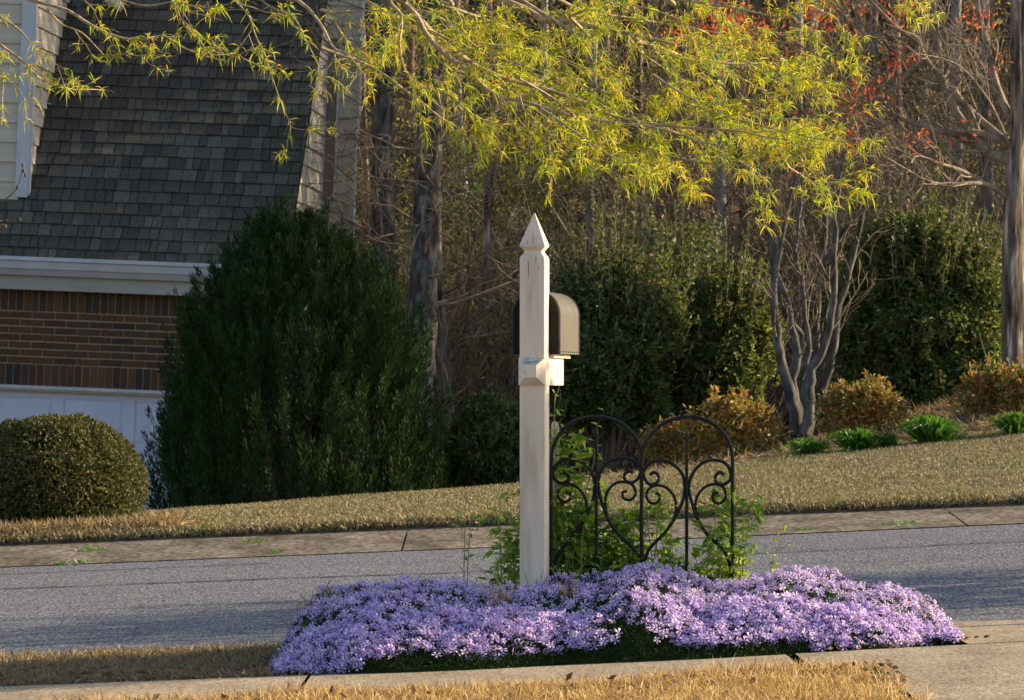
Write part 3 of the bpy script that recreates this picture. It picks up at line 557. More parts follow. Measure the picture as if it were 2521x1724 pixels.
# garage door
g = MB(); zt = zd-.031; hh = .53; dv = .07; g.box(((UL+uP)/2-.01, dv+.03, (zt+zg)/2), ((uP-UL)/2, .02, (zt-zg)/2))
for r_i in range(4):
    z1 = zt-.004-r_i*hh; z0 = z1-hh+.008; a0 = hl(132, 920, dv)[0]
    g.box(((UL+uP)/2-.01, dv+.006, z1-.035), ((uP-UL)/2-.005, .006, .034)); g.box(((UL+uP)/2-.01, dv+.006, z0+.035), ((uP-UL)/2-.005, .006, .034))
    pw = .63; kk_ = -8
    while a0+kk_*pw < uP:
        uc = a0+kk_*pw
        if uc-.06 > UL and uc+.06 < uP:
            g.box((uc, dv+.0062, (z0+z1)/2), (.05, .006, (z1-z0)/2-.07))
        u0, u1 = uc+.05, uc+pw-.05
        if u0 > UL and u1 < uP:
            zc_ = (z0+z1)/2; hx, hz_ = (u1-u0)/2, (z1-z0)/2-.07
            V = [[u0+hx-hx*.86*sx, dv+.002, zc_+hz_*.78*sz] for sx, sz in ((1, -1), (-1, -1), (-1, 1), (1, 1))]+[[u0+hx-hx*.97*sx, dv+.012, zc_+hz_*.95*sz] for sx, sz in ((1, -1), (-1, -1), (-1, 1), (1, 1))]
            g.add(V, [[0, 1, 2, 3], [4, 5, 1, 0], [5, 6, 2, 1], [6, 7, 3, 2], [7, 4, 0, 3]])
        kk_ += 1
g.build('garage_door', M['door_paint'], house)
def lap_v(mb, u0, u1, v, z0, z1, ex=.175, top=None, rngs=None):   # boards facing the street, stopping at top
    z = z0
    while z < z1:
        V = [[u0, v-.024, z], [u1, v-.024, z], [u1, v, z], [u0, v, z], [u0, v-.004, z+ex], [u1, v-.004, z+ex]]; mb.add(V, [[3, 2, 1, 0], [0, 1, 5, 4]]); z += ex
def lap_u(mb, u, v0, v1, z0, z1, ex=.175, lower=None, upper=None):  # boards facing right (+u), clipped by the roof line
    z = z0
    while z < z1:
        a0, a1, b0, b1 = v0, v1, v0, v1
        if lower:   # visible above the roof: v limited to where roofz(v) < z
            a1 = min(v1, (z-zE)/tp-.15+.02); b1 = min(v1, (z+ex-zE)/tp-.15+.02)
        if upper:   # wall under the roof: v from where roofz(v) > z
            a0 = max(v0, (z-zE)/tp-.15); b0 = max(v0, (z+ex-zE)/tp-.15)
        if a1 > a0 or b1 > b0:
            a1 = max(a1, a0); b1 = max(b1, b0); a0 = min(a0, a1); b0 = min(b0, b1)
            mb.add([[u+.024, a0, z], [u+.024, a1, z], [u, a1, z], [u, a0, z], [u+.004, b0, z+ex], [u+.004, b1, z+ex]], [[0, 1, 2, 3], [0, 4, 5, 1]])
        z += ex
ZT = 4.6
g = MB(); zD0 = roofz(vD)-.02; lap_v(g, UL, uD-.06, vD+.02, zD0, ZT); lap_u(g, uD, vD+.02, VB+.6, zD0, ZT, lower=True)
g.box(((UL+uD)/2, (vD+VB)/2+.3, (zD0+ZT)/2), ((uD-UL)/2-.005, (VB-vD)/2+.26, (ZT-zD0)/2)); g.build('dormer_wall', M['siding'], house)
g = MB(); x0 = hl(33, 480, vD)[0]; wd = (uD+.02-x0)/2; g.box((x0+wd, vD+.0, (zD0+ZT)/2+.03), (wd-.0, .022, (ZT-zD0)/2-.01)); g.box((uD+.022, vD+.035, (zD0+ZT)/2+.03), (.012, .05, (ZT-zD0)/2-.03)); g.build('corner_board', M['trim'], house)
# side wall of the garage wing and main wall
vM = 2.62; uC = hl(805, 400, vM)[0]
g = MB(); lap_u(g, uR-.03, .0, vM, zd-2.3, ZT, upper=True); g.box((uR-.36, vM/2, zE-.75), (.3, vM/2-.02, .70)); g.build('side_wall', M['siding'], house)
g = MB(); lap_v(g, uR-.04, uC, vM, zd-2.3, ZT+1); g.prism([(uR-.03, vM+.01), (uC-.01, vM+.01), (uC-.85, vM+4), (uR-.8, vM+4)], -3, 5, axis=2); g.build('main_wall', M['siding'], house)
g = MB(); xa, xb = hl(735, 300, vM-.06)[0], hl(765, 300, vM-.06)[0]; za, zb2 = hl(750, 88, vM-.06)[2], hl(750, 455, vM-.06)[2]
g.box(((xa+xb)/2, vM-.045, (za+zb2)/2), ((xb-xa)/2-.012, .02, (za-zb2)/2), mi=1)
for s0 in (xa+.006, xb-.006): g.box((s0, vM-.05, (za+zb2)/2), (.007, .03, (za-zb2)/2+.01))
g.box(((xa+xb)/2, vM-.052, za+.012), ((xb-xa)/2-.014, .028, .01)); g.box(((xa+xb)/2-.01, vM-.052, zb2-.04), ((xb-xa)/2+.01, .036, .028))
g.build('window', [M['trim'], M['glass']], house)
g = MB(); g.tubes(np.array([[uC+.01, vM-.05, -1.5], [uC+.012, vM-.05, .4], [uC+.002, vM-.05, 1.2], [uC+.02, vM-.05, 1.6], [uC+.01, vM-.05, 5]]), [.018]*5, 6); g.build('downspout', M['trim'], house)
g = MB(); q0, q1 = hl(240, -5, 1.9), hl(278, 18, 1.9); g.tubes(np.array([q0, q1]), [.045, .045], 8); g.build('roof_pipe', M['trim'], house)
# ------------------------------------------------------------------ shrubs
def lump(v, seed):      # smooth pseudo noise on directions
    r = rs(seed); o = 0
    for f in (2, 3.5, 6, 10): 
        k = r.normal(size=(3,))*f; k2 = r.normal(size=(3,))*f; o = o+np.sin(v@k+r.rand()*6)*np.sin(v@k2+r.rand()*6)/f**.8
    return o
def leafy_shrub(name, label, cat, X, Y, zb, zt, rx, ry, n, ll, lw, mm, seed, lumpy=.12, inner=.35, group=None, box=2.2, sprigs=0, stemm='bark_brown', outw=.6, twigs=10, low=0.0):
    rng = rs(seed); root = empty(name, (X, Y, zb), label, cat, group); h = zt-zb
    g = MB(); d = nrm(rng.normal(size=(n, 3))); d[:, 2] = np.where(d[:, 2] < -.75, -d[:, 2], d[:, 2])
    e_ = (np.abs(d)**box).sum(1)**(-1/box); r = e_*(1+lumpy*lump(d, seed))*(1-inner*rng.rand(n)**2.2)
    c = np.array([0, 0, h*(.5+low)]); P = c+d*r[:, None]*np.array([rx, ry, h*(.5-low)+h*low]); 
    P[:, 2] = np.maximum(P[:, 2], .01)
    
    if inner < .7:
        m_ = n//9; di = nrm(rng.normal(size=(m_, 3))); Pi = c+di*((np.abs(di)**box).sum(1)**(-1/box)*(.86+lumpy*lump(di, seed)*.9)*(1-.2*rng.rand(m_)))[:, None]*np.array([rx, ry, h*.5]); Pi[:, 2] = np.maximum(Pi[:, 2], .01)
        g.leaves(Pi, rng.normal(size=(m_, 3)), ll*2.6, lw*4, rng)
    D = nrm(d*outw+rng.normal(size=(n, 3))*.7+[0, 0, .15]); g.leaves(P, D, ll*(.6+.7*rng.rand(n)), lw, rng, droop=.1)
    st = MB(); a = rng.rand(twigs)*6.28; base = np.stack([.05*np.cos(a), .05*np.sin(a), np.full(twigs, -.1)], 1); tipd = nrm(rng.normal(size=(twigs, 3))*[1, 1, .4]+[0, 0, 1.1])
    tip = c*.6+tipd*np.array([rx, ry, h*.5])*.75; pa = np.stack([base, base*.5+tip*.4, tip], 1); ra = np.tile(np.array([.02, .014, .006])*max(.4, h), (twigs, 1)); st.tubes(pa, ra, 5)
    p2, r2_ = grow(rng, pa, ra, 5, .35*h, k=3, t0=.3, rs_=.6); st.tubes(p2, r2_, 4)
    if sprigs:
        dd = nrm(rng.normal(size=(sprigs, 3))*[1, 1, .5]+[0, 0, .9]); e2 = (np.abs(dd)**box).sum(1)**(-1/box); b_ = c+dd*(e2*.93)[:, None]*np.array([rx, ry, h*.5])
        ln = np.minimum(h*.13, .22)*(.3+rng.rand(sprigs)**2*1.6); tipp = b_+(dd*.5+[0, 0, 1])*ln[:, None]; pa = np.stack([b_, (b_+tipp)/2+rng.normal(size=(sprigs, 3))*.01, tipp], 1); st.tubes(pa, np.tile([.004, .003, .002], (sprigs, 1)), 4)
        m_ = 16; t = rng.rand(sprigs, m_); pp = b_[:, None]+(tipp-b_)[:, None]*t[..., None]; pp = pp.reshape(-1, 3); g.leaves(pp, rng.normal(size=pp.shape)+[0, 0, .7], ll, lw, rng)
    st.build('stems', M[stemm], root); g.build('foliage', M[mm], root); return root
hb = at(118, 1215, 25.2)
leafy_shrub('round_hedge', 'clipped round boxwood hedge at the left beside the lawn edge', 'hedge', hb[0], hb[1], hb[2]-.10, at(118, 940, 25.2)[2], .552, .55, 30000, .026, .013, 'hedge', 50, .075, .28, box=2.08, outw=.25, sprigs=0, low=.0)
# grass skirt round the hedge
def pile(name, mm, X, Y, n, h, wd, seed, label, cat, spx, spy):
    rng = rs(seed); g = MB(); x = rng.uniform(-spx, spx, n); y = rng.uniform(-spy, spy, n); z = gz(x+X, y+Y)-gz(X, Y)[0]
    P = np.stack([x, y, z], 1); D = np.stack([rng.normal(0, .5, n), rng.normal(0, .5, n), np.ones(n)], 1); g.leaves(P, D, h*(.4+.8*rng.rand(n)), wd, rng, droop=.3, seg=2)
    o = g.build(name, M[mm]); o.location = (X, Y, gz(X, Y)[0]); return tag(o, label, cat, kind='stuff')
pile('tall_grass', 'strip_straw', hb[0], 24.75, 9000, .17, .008, 51, 'uncut dry grass at the foot of the round hedge', 'grass', .8, .55)
jb = at(680, 1180, 32.6)
def juniper():
    rng = rs(60); root = empty('juniper', (jb[0], jb[1], float(gz(jb[0], jb[1])[0])), 'huge dark green feathery juniper in front of the brick house', 'juniper'); zo = root.location[2]
    zs = np.array([1190, 1100, 1000, 900, 800, 700, 620, 560, 510, 470]); xl = np.array([325, 332, 348, 368, 388, 412, 470, 535, 590, 625]); xr = np.array([1042, 1040, 1028, 1008, 982, 948, 895, 840, 740, 670])
    Zs = np.array([at(680, y, 32.6)[2] for y in zs])-zo; XLf = np.array([at(x, y, 32.6)[0] for x, y in zip(xl, zs)])-jb[0]; XRt = np.array([at(x, y, 32.6)[0] for x, y in zip(xr, zs)])-jb[0]
    g = MB(); n = 1700; t = rng.rand(n)**.85; hgt = Zs[0]-.35+(Zs[-1]-Zs[0]+.3)*t
    lo = np.interp(hgt, Zs, XLf); hi = np.interp(hgt, Zs, XRt); cx = (lo+hi)/2; rx = (hi-lo)/2; th = rng.rand(n)*2*math.pi; q = 1-.45*rng.rand(n)**1.5
    ln = .46*(.5+.9*rng.rand(n)); rx2 = np.maximum(rx-.09, .05)
    base = np.stack([cx+rx2*q*np.cos(th), np.minimum(rx2, 1.15)*q*np.sin(th), hgt-ln*.9], 1)
    d = nrm(np.stack([np.cos(th)*.28, np.sin(th)*.28, np.ones(n)], 1)+.12*rng.normal(size=(n, 3)))
    # special spires
    for x, y, l in ((742, 455, .55), (738, 470, .5), (640, 438, .7), (652, 446, .65), (625, 455, .6), (634, 450, .6), (646, 460, .6), (600, 485, .55), (690, 500, .5), (795, 520, .45), (812, 530, .4), (705, 500, .45), (590, 475, .45), (560, 505, .4), (845, 560, .35), (668, 462, .5), (610, 470, .5), (760, 520, .4), (480, 585, .4), (520, 545, .4), (440, 640, .35), (880, 590, .4), (915, 640, .35), (950, 700, .35), (405, 700, .3), (860, 575, .4), (535, 530, .45), (725, 520, .4)):
        p = at(x, y, 32.6)-np.array(root.location); dd = nrm(np.array([(x-700)/900., 0, 1])); base = np.vstack([base, p-dd*l]); d = np.vstack([d, dd]); ln = np.append(ln, l)
    n = len(base); m = 130; tt = rng.rand(n, m); wv = .075*(1-tt)**.7*(.25+tt)**.3
    P = base[:, None]+d[:, None]*(tt*ln[:, None])[..., None]; rn = rng.normal(size=(n, m, 3)); rn -= d[:, None]*(rn*d[:, None]).sum(-1, keepdims=True); rn = nrm(rn)
    P = P+rn*(wv*rng.rand(n, m))[..., None]; D = nrm(d[:, None]*1.1+rn*.55+.2*rng.normal(size=(n, m, 3)))
    g.leaves(P.reshape(-1, 3), D.reshape(-1, 3), .055*(.6+.7*rng.rand(n*m)), .009, rng)
    g.build('foliage', M['juniper'], root)
    st = MB(); k = 26; a = rng.rand(k)*6.28; hh = rng.uniform(1.0, 2.2, k); pa = np.stack([np.stack([.1*np.cos(a), .1*np.sin(a), np.full(k, -.1)], 1), np.stack([.45*np.cos(a), .4*np.sin(a), hh*.5], 1), np.stack([.65*np.cos(a), .5*np.sin(a), hh], 1)], 1); st.tubes(pa, np.tile([.05, .03, .012], (k, 1)), 6); st.build('trunk', M['bark_brown'], root)
juniper()
def shr(name, label, cat, x0, x1, yt, yb, d, n, ll, lw, mm, seed, ry=None, **kw):
    a, b_ = at(x0, (yt+yb)/2, d), at(x1, (yt+yb)/2, d); X = (a[0]+b_[0])/2; rx = (b_[0]-a[0])/2; zt = at((x0+x1)/2, yt, d)[2]; zb = at((x0+x1)/2, yb, d)[2]
    return leafy_shrub(name, label, cat, X, d, zb, zt, rx, ry or rx*.8, n, ll, lw, mm, seed, **kw)
shr('holly_shrub', 'large dark green holly right behind the mailbox and fence', 'holly', 1225, 1560, 600, 1060, 34.2, 26000, .05, .024, 'holly', 70, lumpy=.42, inner=.68, sprigs=320, low=.05, box=1.9)
shr('holly_shrub', 'dark green holly beside the many stemmed grey tree on its left', 'holly', 1490, 1775, 625, 1030, 34.8, 17000, .05, .024, 'holly', 71, lumpy=.5, inner=.69, sprigs=280, box=1.8)
shr('holly_shrub', 'tall dark green holly with sunlit top left of the right hand trunk', 'holly', 1875, 2300, 500, 980, 34.0, 36000, .05, .024, 'holly', 72, lumpy=.42, inner=.68, sprigs=400, box=1.85)
shr('evergreen_shrub', 'low dark shrub between the juniper and the mailbox post', 'shrub', 1010, 1215, 925, 1140, 33.2, 8000, .045, .022, 'holly', 73, lumpy=.5, inner=.6, sprigs=50)
shr('evergreen_shrub', 'tall thin green shrub with yellow shoots left of the grey tree', 'shrub', 1440, 1620, 520, 900, 35.2, 6000, .045, .018, 'holly', 74, lumpy=.5, inner=.8, sprigs=40)
N_ = 'bronze nandina shrubs along the bed'
NK = dict(lumpy=.45, inner=.95, group=N_, sprigs=70, outw=.3, box=1.8)
shr('nandina_shrub', 'bronze and green nandina behind the right arch of the iron fence', 'nandina', 1555, 1772, 915, 1058, 31.6, 2100, .058, .022, 'nandina', 80, **NK)
shr('nandina_shrub', 'orange tipped nandina right of the grey many stemmed tree', 'nandina', 1860, 2050, 880, 1010, 31.6, 2100, .055, .021, 'nandina', 81, **NK)
shr('nandina_shrub', 'loose bronze nandina in front of the right hand tree trunk', 'nandina', 2175, 2325, 845, 985, 31.6, 1900, .055, .021, 'nandina', 82, **NK)
shr('nandina_shrub', 'bright orange nandina cut by the right edge of the photo', 'nandina', 2265, 2400, 850, 975, 31.3, 1700, .055, .021, 'nandina', 83, **NK)
shr('nandina_shrub', 'small sparse brown nandina low behind the iron fence', 'nandina', 1450, 1570, 975, 1070, 31.8, 1400, .038, .016, 'nandina', 84, **NK)
LG = 'green liriope clumps along the bed edge'
for i, (x, y, w2, h, lb) in enumerate([(1832, 1025, 50, .24, 'bright green liriope clump at the left end of the row'), (1945, 1008, 62, .30, 'broad liriope clump in front of the orange tipped nandina'), (2112, 985, 68, .36, 'tallest liriope clump in the middle of the bed'), (2305, 955, 45, .30, 'liriope clump cut by the right edge of the photo'), (2015, 985, 22, .20, 'small liriope clump squeezed between two large ones')]):
    d = 30.12; p = at(x, y, d); p[2] = gz(p[0], d)[0]; h = h*1.3; rng = rs(90+i); n = int(520*(w2/60)); g = MB(); r = rng.rand(n)**.7*w2/S*d/F*.30; a = rng.rand(n)*6.28
    P = np.stack([r*np.cos(a), r*np.sin(a)*.8, np.zeros(n)-.02], 1); D = np.stack([np.cos(a)*(.1+r*6), np.sin(a)*(.1+r*6), np.ones(n)], 1)+.28*rng.normal(size=(n, 3))
    g.leaves(P, D, h*(.6+.55*rng.rand(n)), .012, rng, droop=.5, seg=2); o = g.build('liriope_clump', M['liriope']); o.location = p; tag(o, lb, 'liriope', LG)
# two tall seed stalks by the right holly
g = MB(); 
for pts in ([(2252, 880), (2240, 820), (2222, 755)], [(2250, 880), (2254, 830), (2258, 775)]): g.tubes(np.array([at(x, y, 31.5) for x, y in pts])-at(2250, 880, 31.5), [.006, .005, .003], 5)
o = g.build('seed_stalk', M['liriope']); o.location = at(2250, 880, 31.5); tag(o, 'two thin pale green stalks leaning apart above the bronze nandina', 'stalks')
# bare budded twig at left
bb = at(-40, 560, 24); root = empty('budded_shrub', (bb[0]-.1, 24, float(gz(bb[0], 24)[0])), 'thin bare twigs with round buds at the left edge over the siding', 'shrub'); off = np.array(root.location)
g = MB(); T = [[(-60, 1200, 24), (-50, 700, 24), (-20, 480, 24), (10, 455, 24), (40, 425, 24), (52, 375, 24)], [(-50, 700, 24), (-20, 520, 24), (10, 502, 24), (44, 498, 24)], [(-50, 760, 24), (-25, 600, 24), (0, 515, 24), (12, 514, 24)]]
for t in T: g.tubes(resample(np.array([at(*q) for q in t])-off, 14), np.linspace(.008, .0022, 14), 5)
for x, y in ((52, 375), (54, 388), (58, 398), (44, 498), (12, 514), (40, 425)): p = at(x, y, 24)-off; g.tubes(np.array([p-[0, 0, .012], p-[0, 0, .006], p+[0, 0, .006], p+[0, 0, .012]]), [.002, .009, .009, .002], 6)
g.build('twigs', M['bark_brown'], root)
# ------------------------------------------------------------------ trees
def tree_obj(name, label, cat, base, parts, group=None, rz=0):
    root = empty(name, base, label, cat, group); off = np.array(base, float)
    for nm, mb_, mm in parts:
        if mb_.n == 0: continue
        mb_.v = [v-off for v in mb_.v]; mb_.build(nm, mm, root)
    return root
# right hand maple, limbs traced
def Z4(p, d): return trace(p, d, 2.4443, 1650)
MD = 32.5; rng = rs(100); tk = MB(); lm = MB(); rl = MB()
T = np.vstack([[at(2306, 900, MD)], [at(2303, 840, MD)], Z4([(2065, 1589), (2062, 1300), (2072, 1100), (2085, 900), (2092, 600), (2086, 300), (2084, 0), (2080, -500), (2060, -1100)], MD)])
tk.bark(resample(T, 160), np.interp(np.linspace(0, 1, 160), [0, .05, .3, .5, 1], [.13, .098, .080, .06, .035]), 26, rng, .07)
tk.tubes(resample(Z4([(2075, 1050), (2110, 860), (2130, 600), (2120, 300), (2150, 0)], MD), 12), np.linspace(.055, .035, 12), 8)
LIMB = [([(2085, 985), (1980, 940), (1890, 905), (1840, 810), (1760, 730), (1700, 610), (1650, 490), (1630, 350), (1610, 180), (1600, 50), (1580, -200)], (.075, .03)),
 ([(2040, 870), (1960, 790), (1850, 680), (1750, 560), (1720, 400), (1640, 220), (1560, 50), (1500, -100)], (.06, .02)),
 ([(2060, 880), (1900, 810), (1800, 800), (1640, 795), (1500, 750), (1380, 700), (1300, 660), (1160, 530), (1000, 390), (850, 300), (650, 200), (450, 130)], (.05, .012)),
 ([(1300, 660), (1220, 665), (1180, 650), (1130, 640)], (.03, .012)),
 ([(1650, 490), (1530, 350), (1480, 240), (1370, 190), (1250, 80), (1170, 0), (1100, -60)], (.038, .018)),
 ([(1130, 650), (1250, 590), (1350, 530), (1420, 440), (1500, 380)], (.018, .022)),
 ([(1900, 910), (1700, 905), (1490, 930), (1380, 890), (1250, 850), (1100, 780)], (.028, .008)),
 ([(2050, 1200), (1900, 1115), (1800, 1110), (1620, 1120), (1500, 1090), (1380, 1030), (1200, 930)], (.04, .01)),
 ([(1900, 1115), (1750, 1040), (1600, 1000), (1450, 960), (1400, 1010)], (.035, .01)),
 ([(2060, 740), (1990, 560), (1960, 420), (1920, 200), (1890, 60), (1880, -150)], (.055, .03)),
 ([(1990, 580), (1890, 490), (1800, 350), (1740, 240)], (.02, .008)),
 ([(1640, 480), (1450, 530), (1250, 480), (1100, 440), (1000, 430)], (.018, .006)),
 ([(1640, 480), (1690, 400), (1690, 300), (1700, 200), (1760, 60)], (.02, .008)),
 ([(1400, 1050), (1150, 1010), (1000, 990)], (.015, .006)),
 ([(1480, 240), (1300, 225), (1170, 200), (1090, 180), (1060, 120)], (.018, .007)),
 ([(1370, 700), (1300, 750), (1200, 765), (1120, 750)], (.014, .008)),
 ([(1850, 680), (1780, 500), (1700, 300), (1750, 100)], (.014, .006)),
 ([(2050, 900), (1950, 700), (1850, 560), (1700, 420), (1560, 380), (1450, 370)], (.018, .006))]
TW = []
for p, (a_, b_) in LIMB:
    Q = resample(Z4(p, MD), 24); Q[:, 1] += np.linspace(0, rng.uniform(-.8, .8), 24); R = np.linspace(a_, b_, 24)*.62; lm.tubes(Q, R, 7)
    q1, r1 = grow(rng, Q, R, 10, .55, spread=.8, bias=(-.25, 0, .15), k=5, rs_=.42, t0=.15, wig=.25, tip=.4); lm.tubes(q1, np.maximum(r1, .003), 4)
    q2, r2_ = grow(rng, q1, r1, 4, .3, spread=.8, bias=(-.1, 0, .2), k=4, rs_=.6, wig=.25); lm.tubes(q2, np.maximum(r2_, .002), 3); TW.append(q2)
for x, y, n in ((1130, 490, 70), (970, 570, 50), (770, 310, 50), (640, 350, 20), (400, 160, 150), (300, 100, 110), (440, 200, 120), (540, 270, 70), (150, 240, 90), (60, 200, 60), (1430, 350, 40), (1360, 390, 45), (1840, 110, 50), (1770, 800, 20), (1000, 150, 40), (850, 130, 70), (1200, 600, 30), (980, 770, 70), (1100, 850, 50), (690, 930, 40), (1160, 60, 20), (1410, 260, 15), (1500, 840, 25), (1230, 10, 15), (1420, 60, 50), (860, 20, 60), (1050, 660, 25), (1980, 370, 15), (340, 330, 70), (660, 570, 30)):
    c = Z4([(x, y)], MD+rng.uniform(-.5, .5))[0]; P = c+rng.normal(size=(n, 3))*[.07 if n < 60 else .13, .1, .06]; rl.leaves(P, rng.normal(size=(n, 3))+[0, 0, -.2], .045, .018, rng, seg=1)
tree_obj('maple_tree', 'rough barked maple at the right edge with bare limbs and a few red leaves', 'tree', at(2306, 900, MD), [('trunk', tk, M['bark']), ('limbs', lm, M['limb']), ('red_leaves', rl, M['red_leaf'])])
# crape myrtle, many stems
CD = 33.0; rng = rs(101); tk = MB(); br = MB()
ST = [[(1822, 985), (1815, 930), (1805, 870), (1812, 800), (1790, 700), (1765, 600), (1755, 480), (1740, 330)], [(1825, 985), (1835, 920), (1850, 860), (1870, 800), (1890, 700), (1895, 560), (1900, 440), (1930, 300)],
 [(1820, 985), (1818, 900), (1835, 820), (1845, 740), (1850, 620), (1868, 500), (1860, 330)], [(1828, 990), (1850, 930), (1878, 860), (1895, 800), (1915, 700), (1940, 600), (1965, 480), (1990, 380)],
 [(1812, 985), (1800, 900), (1785, 820), (1770, 740), (1775, 640), (1790, 520), (1810, 400)], [(1840, 800), (1800, 740), (1770, 690), (1730, 560), (1700, 470)], [(1838, 700), (1870, 600), (1900, 540), (1950, 480), (2000, 440)], [(1818, 860), (1840, 770), (1822, 650), (1815, 540), (1830, 400)]]
for s_ in ST:
    dd = CD+rng.uniform(-.25, .25); Q = resample(np.array([at(x, y, dd) for x, y in s_]), 30); Q[2:] += np.cumsum(rng.normal(size=(28, 3))*[.014, .014, 0], 0)*.7; R = np.linspace(.085 if s_[0][1] > 950 else .045, .02, 30)*rng.uniform(.5, .68); tk.tubes(Q, R, 9)
    q1, r1 = grow(rng, Q, R, 9, .6, spread=.7, bias=(0, 0, .45), k=5, rs_=.25, t0=.3, wig=.22); br.tubes(q1, np.maximum(r1, .004), 4)
    q2, r2_ = grow(rng, q1, r1, 4, .35, bias=(0, 0, .2), k=4, rs_=.6, wig=.3); br.tubes(q2, np.maximum(r2_, .0025), 3)
tree_obj('crape_myrtle', 'many stemmed grey crape myrtle between two dark hollies', 'tree', at(1822, 990, CD), [('trunk', tk, M['crape_bark']), ('branches', br, M['twig'])])
# woods: traced trunks
def bare(name, label, pts, d, r0, r1, seed, mm='bark', nb=26, bl=1.5, group=None, lf=0, lmat='wood_leaf', down=0):
    rng = rs(seed); tk = MB(); br = MB(); le = MB(); P = [at(x, y, d) for x, y in pts]; b = P[0].copy(); b[2] = gz(b[0], d)[0]-.1; r0 *= .56; r1 *= .56
    if b[2] < P[0][2]-.3: P = [b]+P
    Q = resample(np.array(P), 90); Q[1:-1] += rng.normal(size=(88, 3))*r0*.04; R = np.linspace(r0, r1, 90); tk.bark(Q, R, 18, rng, .07)
    q1, a1 = grow(rng, Q, R, nb, bl, spread=.9, bias=(0, 0, .05-down), k=6, rs_=(.13 if mm == 'bark_dark' else .22), t0=.15, wig=.2, fwd=.25); br.tubes(q1, np.maximum(a1, .006), 5)
    q2, a2 = grow(rng, q1, a1, 6, bl*.5, spread=.8, bias=(0, 0, .05), k=5, rs_=.55, wig=.25); br.tubes(q2, np.maximum(a2, .004), 3)
    q3, a3 = grow(rng, q2, a2, 4, bl*.28, spread=.8, k=4, rs_=.6, wig=.3); br.tubes(q3, np.maximum(a3, .003), 3)
    if lf: 
        n = lf; idx = rng.randint(len(q3), size=n); p = q3[idx, rng.randint(4, size=n)]+.03*rng.normal(size=(n, 3)); le.leaves(p, rng.normal(size=(n, 3)), .06, .03, rng)
    return tree_obj(name, label, 'tree', b, [('trunk', tk, M[mm]), ('crown', br, M['twig']), ('foliage', le, M[lmat])], group)
W_ = 'bare trees of the wood'
bare('pine_tree', 'straight dark grey pine trunk just right of the house corner', [(868, 700), (868, 500), (868, 300), (872, 100), (876, -150)], 38.5, .20, .16, 110, 'bark_dark', 14, 1.2)
bare('pine_tree', 'thick dark pine trunk above the right shoulder of the juniper', [(958, 780), (960, 600), (968, 450), (975, 300), (982, 120), (990, -150)], 37.5, .24, .17, 111, 'bark_dark', 18, 1.5)
bare('pine_tree', 'slimmer pale barked trunk leaning behind the thick pine', [(1012, 1000), (1008, 850), (990, 650), (985, 450), (990, 200), (995, -100)], 38.8, .15, .10, 112, 'bark', 16, 1.4, W_)
bare('forest_tree', 'straight thin trunk halfway between the pines and the mailbox post', [(1102, 1060), (1105, 850), (1103, 650), (1104, 430), (1108, 200), (1110, -100)], 41, .085, .06, 113, 'bark', 22, 1.3, W_, 1600)
bare('forest_tree', 'thin crooked trunk close left of the mailbox', [(1165, 1060), (1155, 900), (1148, 780), (1125, 640), (1112, 520), (1120, 300), (1130, -100)], 42, .095, .05, 114, 'bark', 22, 1.3, W_, 1500)
bare('forest_tree', 'pale sunlit trunk behind and right of the post finial', [(1345, 900), (1343, 700), (1340, 540), (1338, 420), (1345, 200), (1350, -100)], 44, .10, .07, 115, 'bark_grey', 24, 1.4, W_, 1200)
xs = [(1238, 47, 0, .09, 'slender forest trunk hidden mostly by the mailbox post'), (1440, 46, 10, .10, 'dim grey trunk above the large holly behind the fence'), (1530, 43, -16, .09, 'grey trunk leaning left above the hollies'), (1632, 41, -6, .115, 'grey trunk rising over the second holly'), (1600, 50, 40, .09, 'deep forest trunk leaning right over the second holly'), (1700, 44, -40, .12, 'forest tree leaning left behind the crape myrtle'), (1800, 48, 12, .12, 'forest tree straight behind the crape myrtle stems'), (1960, 43, 20, .11, 'forest tree behind the gap between crape myrtle and right holly'), (2050, 46, -14, .13, 'forest tree above the middle of the right holly'), (2160, 42, 10, .13, 'forest tree above the right side of the right holly'), (2235, 40, 0, .13, 'pale forest trunk close left of the maple'), (925, 46, 8, .11, 'slim forest trunk between the two dark pines'), (1050, 50, -10, .10, 'dim forest trunk right of the leaning pale trunk'), (822, 44, 0, .10, 'forest tree at the corner of the house wall'), (1390, 52, -12, .12, 'far forest trunk behind the iron fence and holly'), (1870, 53, -20, .13, 'far forest tree behind the right side of the crape myrtle')]
for i, (x, d, ln, r, lb) in enumerate(xs):
    bare('forest_tree', lb, [(x, 950), (x+ln*.3, 700), (x+ln*.5+8, 450), (x+ln, 200), (x+ln*1.4, -200)], d, r, r*.6, 130+i, ['bark_grey', 'bark', 'bark_brown'][i % 3], 26, 1.6, W_, 700)
# green young evergreens in the wood
def cloud(mb, rng, c, r, n, ll, lw):
    d = nrm(rng.normal(size=(n, 3)))*(rng.rand(n)**.4)[:, None]; mb.leaves(np.array(c)+d*np.array(r), rng.normal(size=(n, 3)), ll, lw, rng)
def evergreen(label, x, y, d, r, n, seed, mm='ivy_leaf', ll=.05, clumps=22):
    rng = rs(seed); le = MB(); br = MB(); c = at(x, y, d); b = np.array([c[0], d, gz(c[0], d)[0]-.1]); Q = resample(np.array([b, (b+c)/2, c+[0, 0, r[2]*.8]]), 12); R = np.linspace(.07, .02, 12); br.tubes(Q, R, 6)
    q1, r1 = grow(rng, Q, R, clumps, r[0]*1.1, spread=1, bias=(0, 0, .1), k=4, rs_=.4, t0=.3, fwd=.3); br.tubes(q1, r1, 4)
    for k in range(clumps): cc = q1[k, -1]; cloud(le, rng, cc, np.array(r)*.32, n//clumps, ll, ll*.5)
    return tree_obj('young_evergreen', label, 'tree', b, [('trunk', br, M['bark_brown']), ('foliage', le, M[mm])])
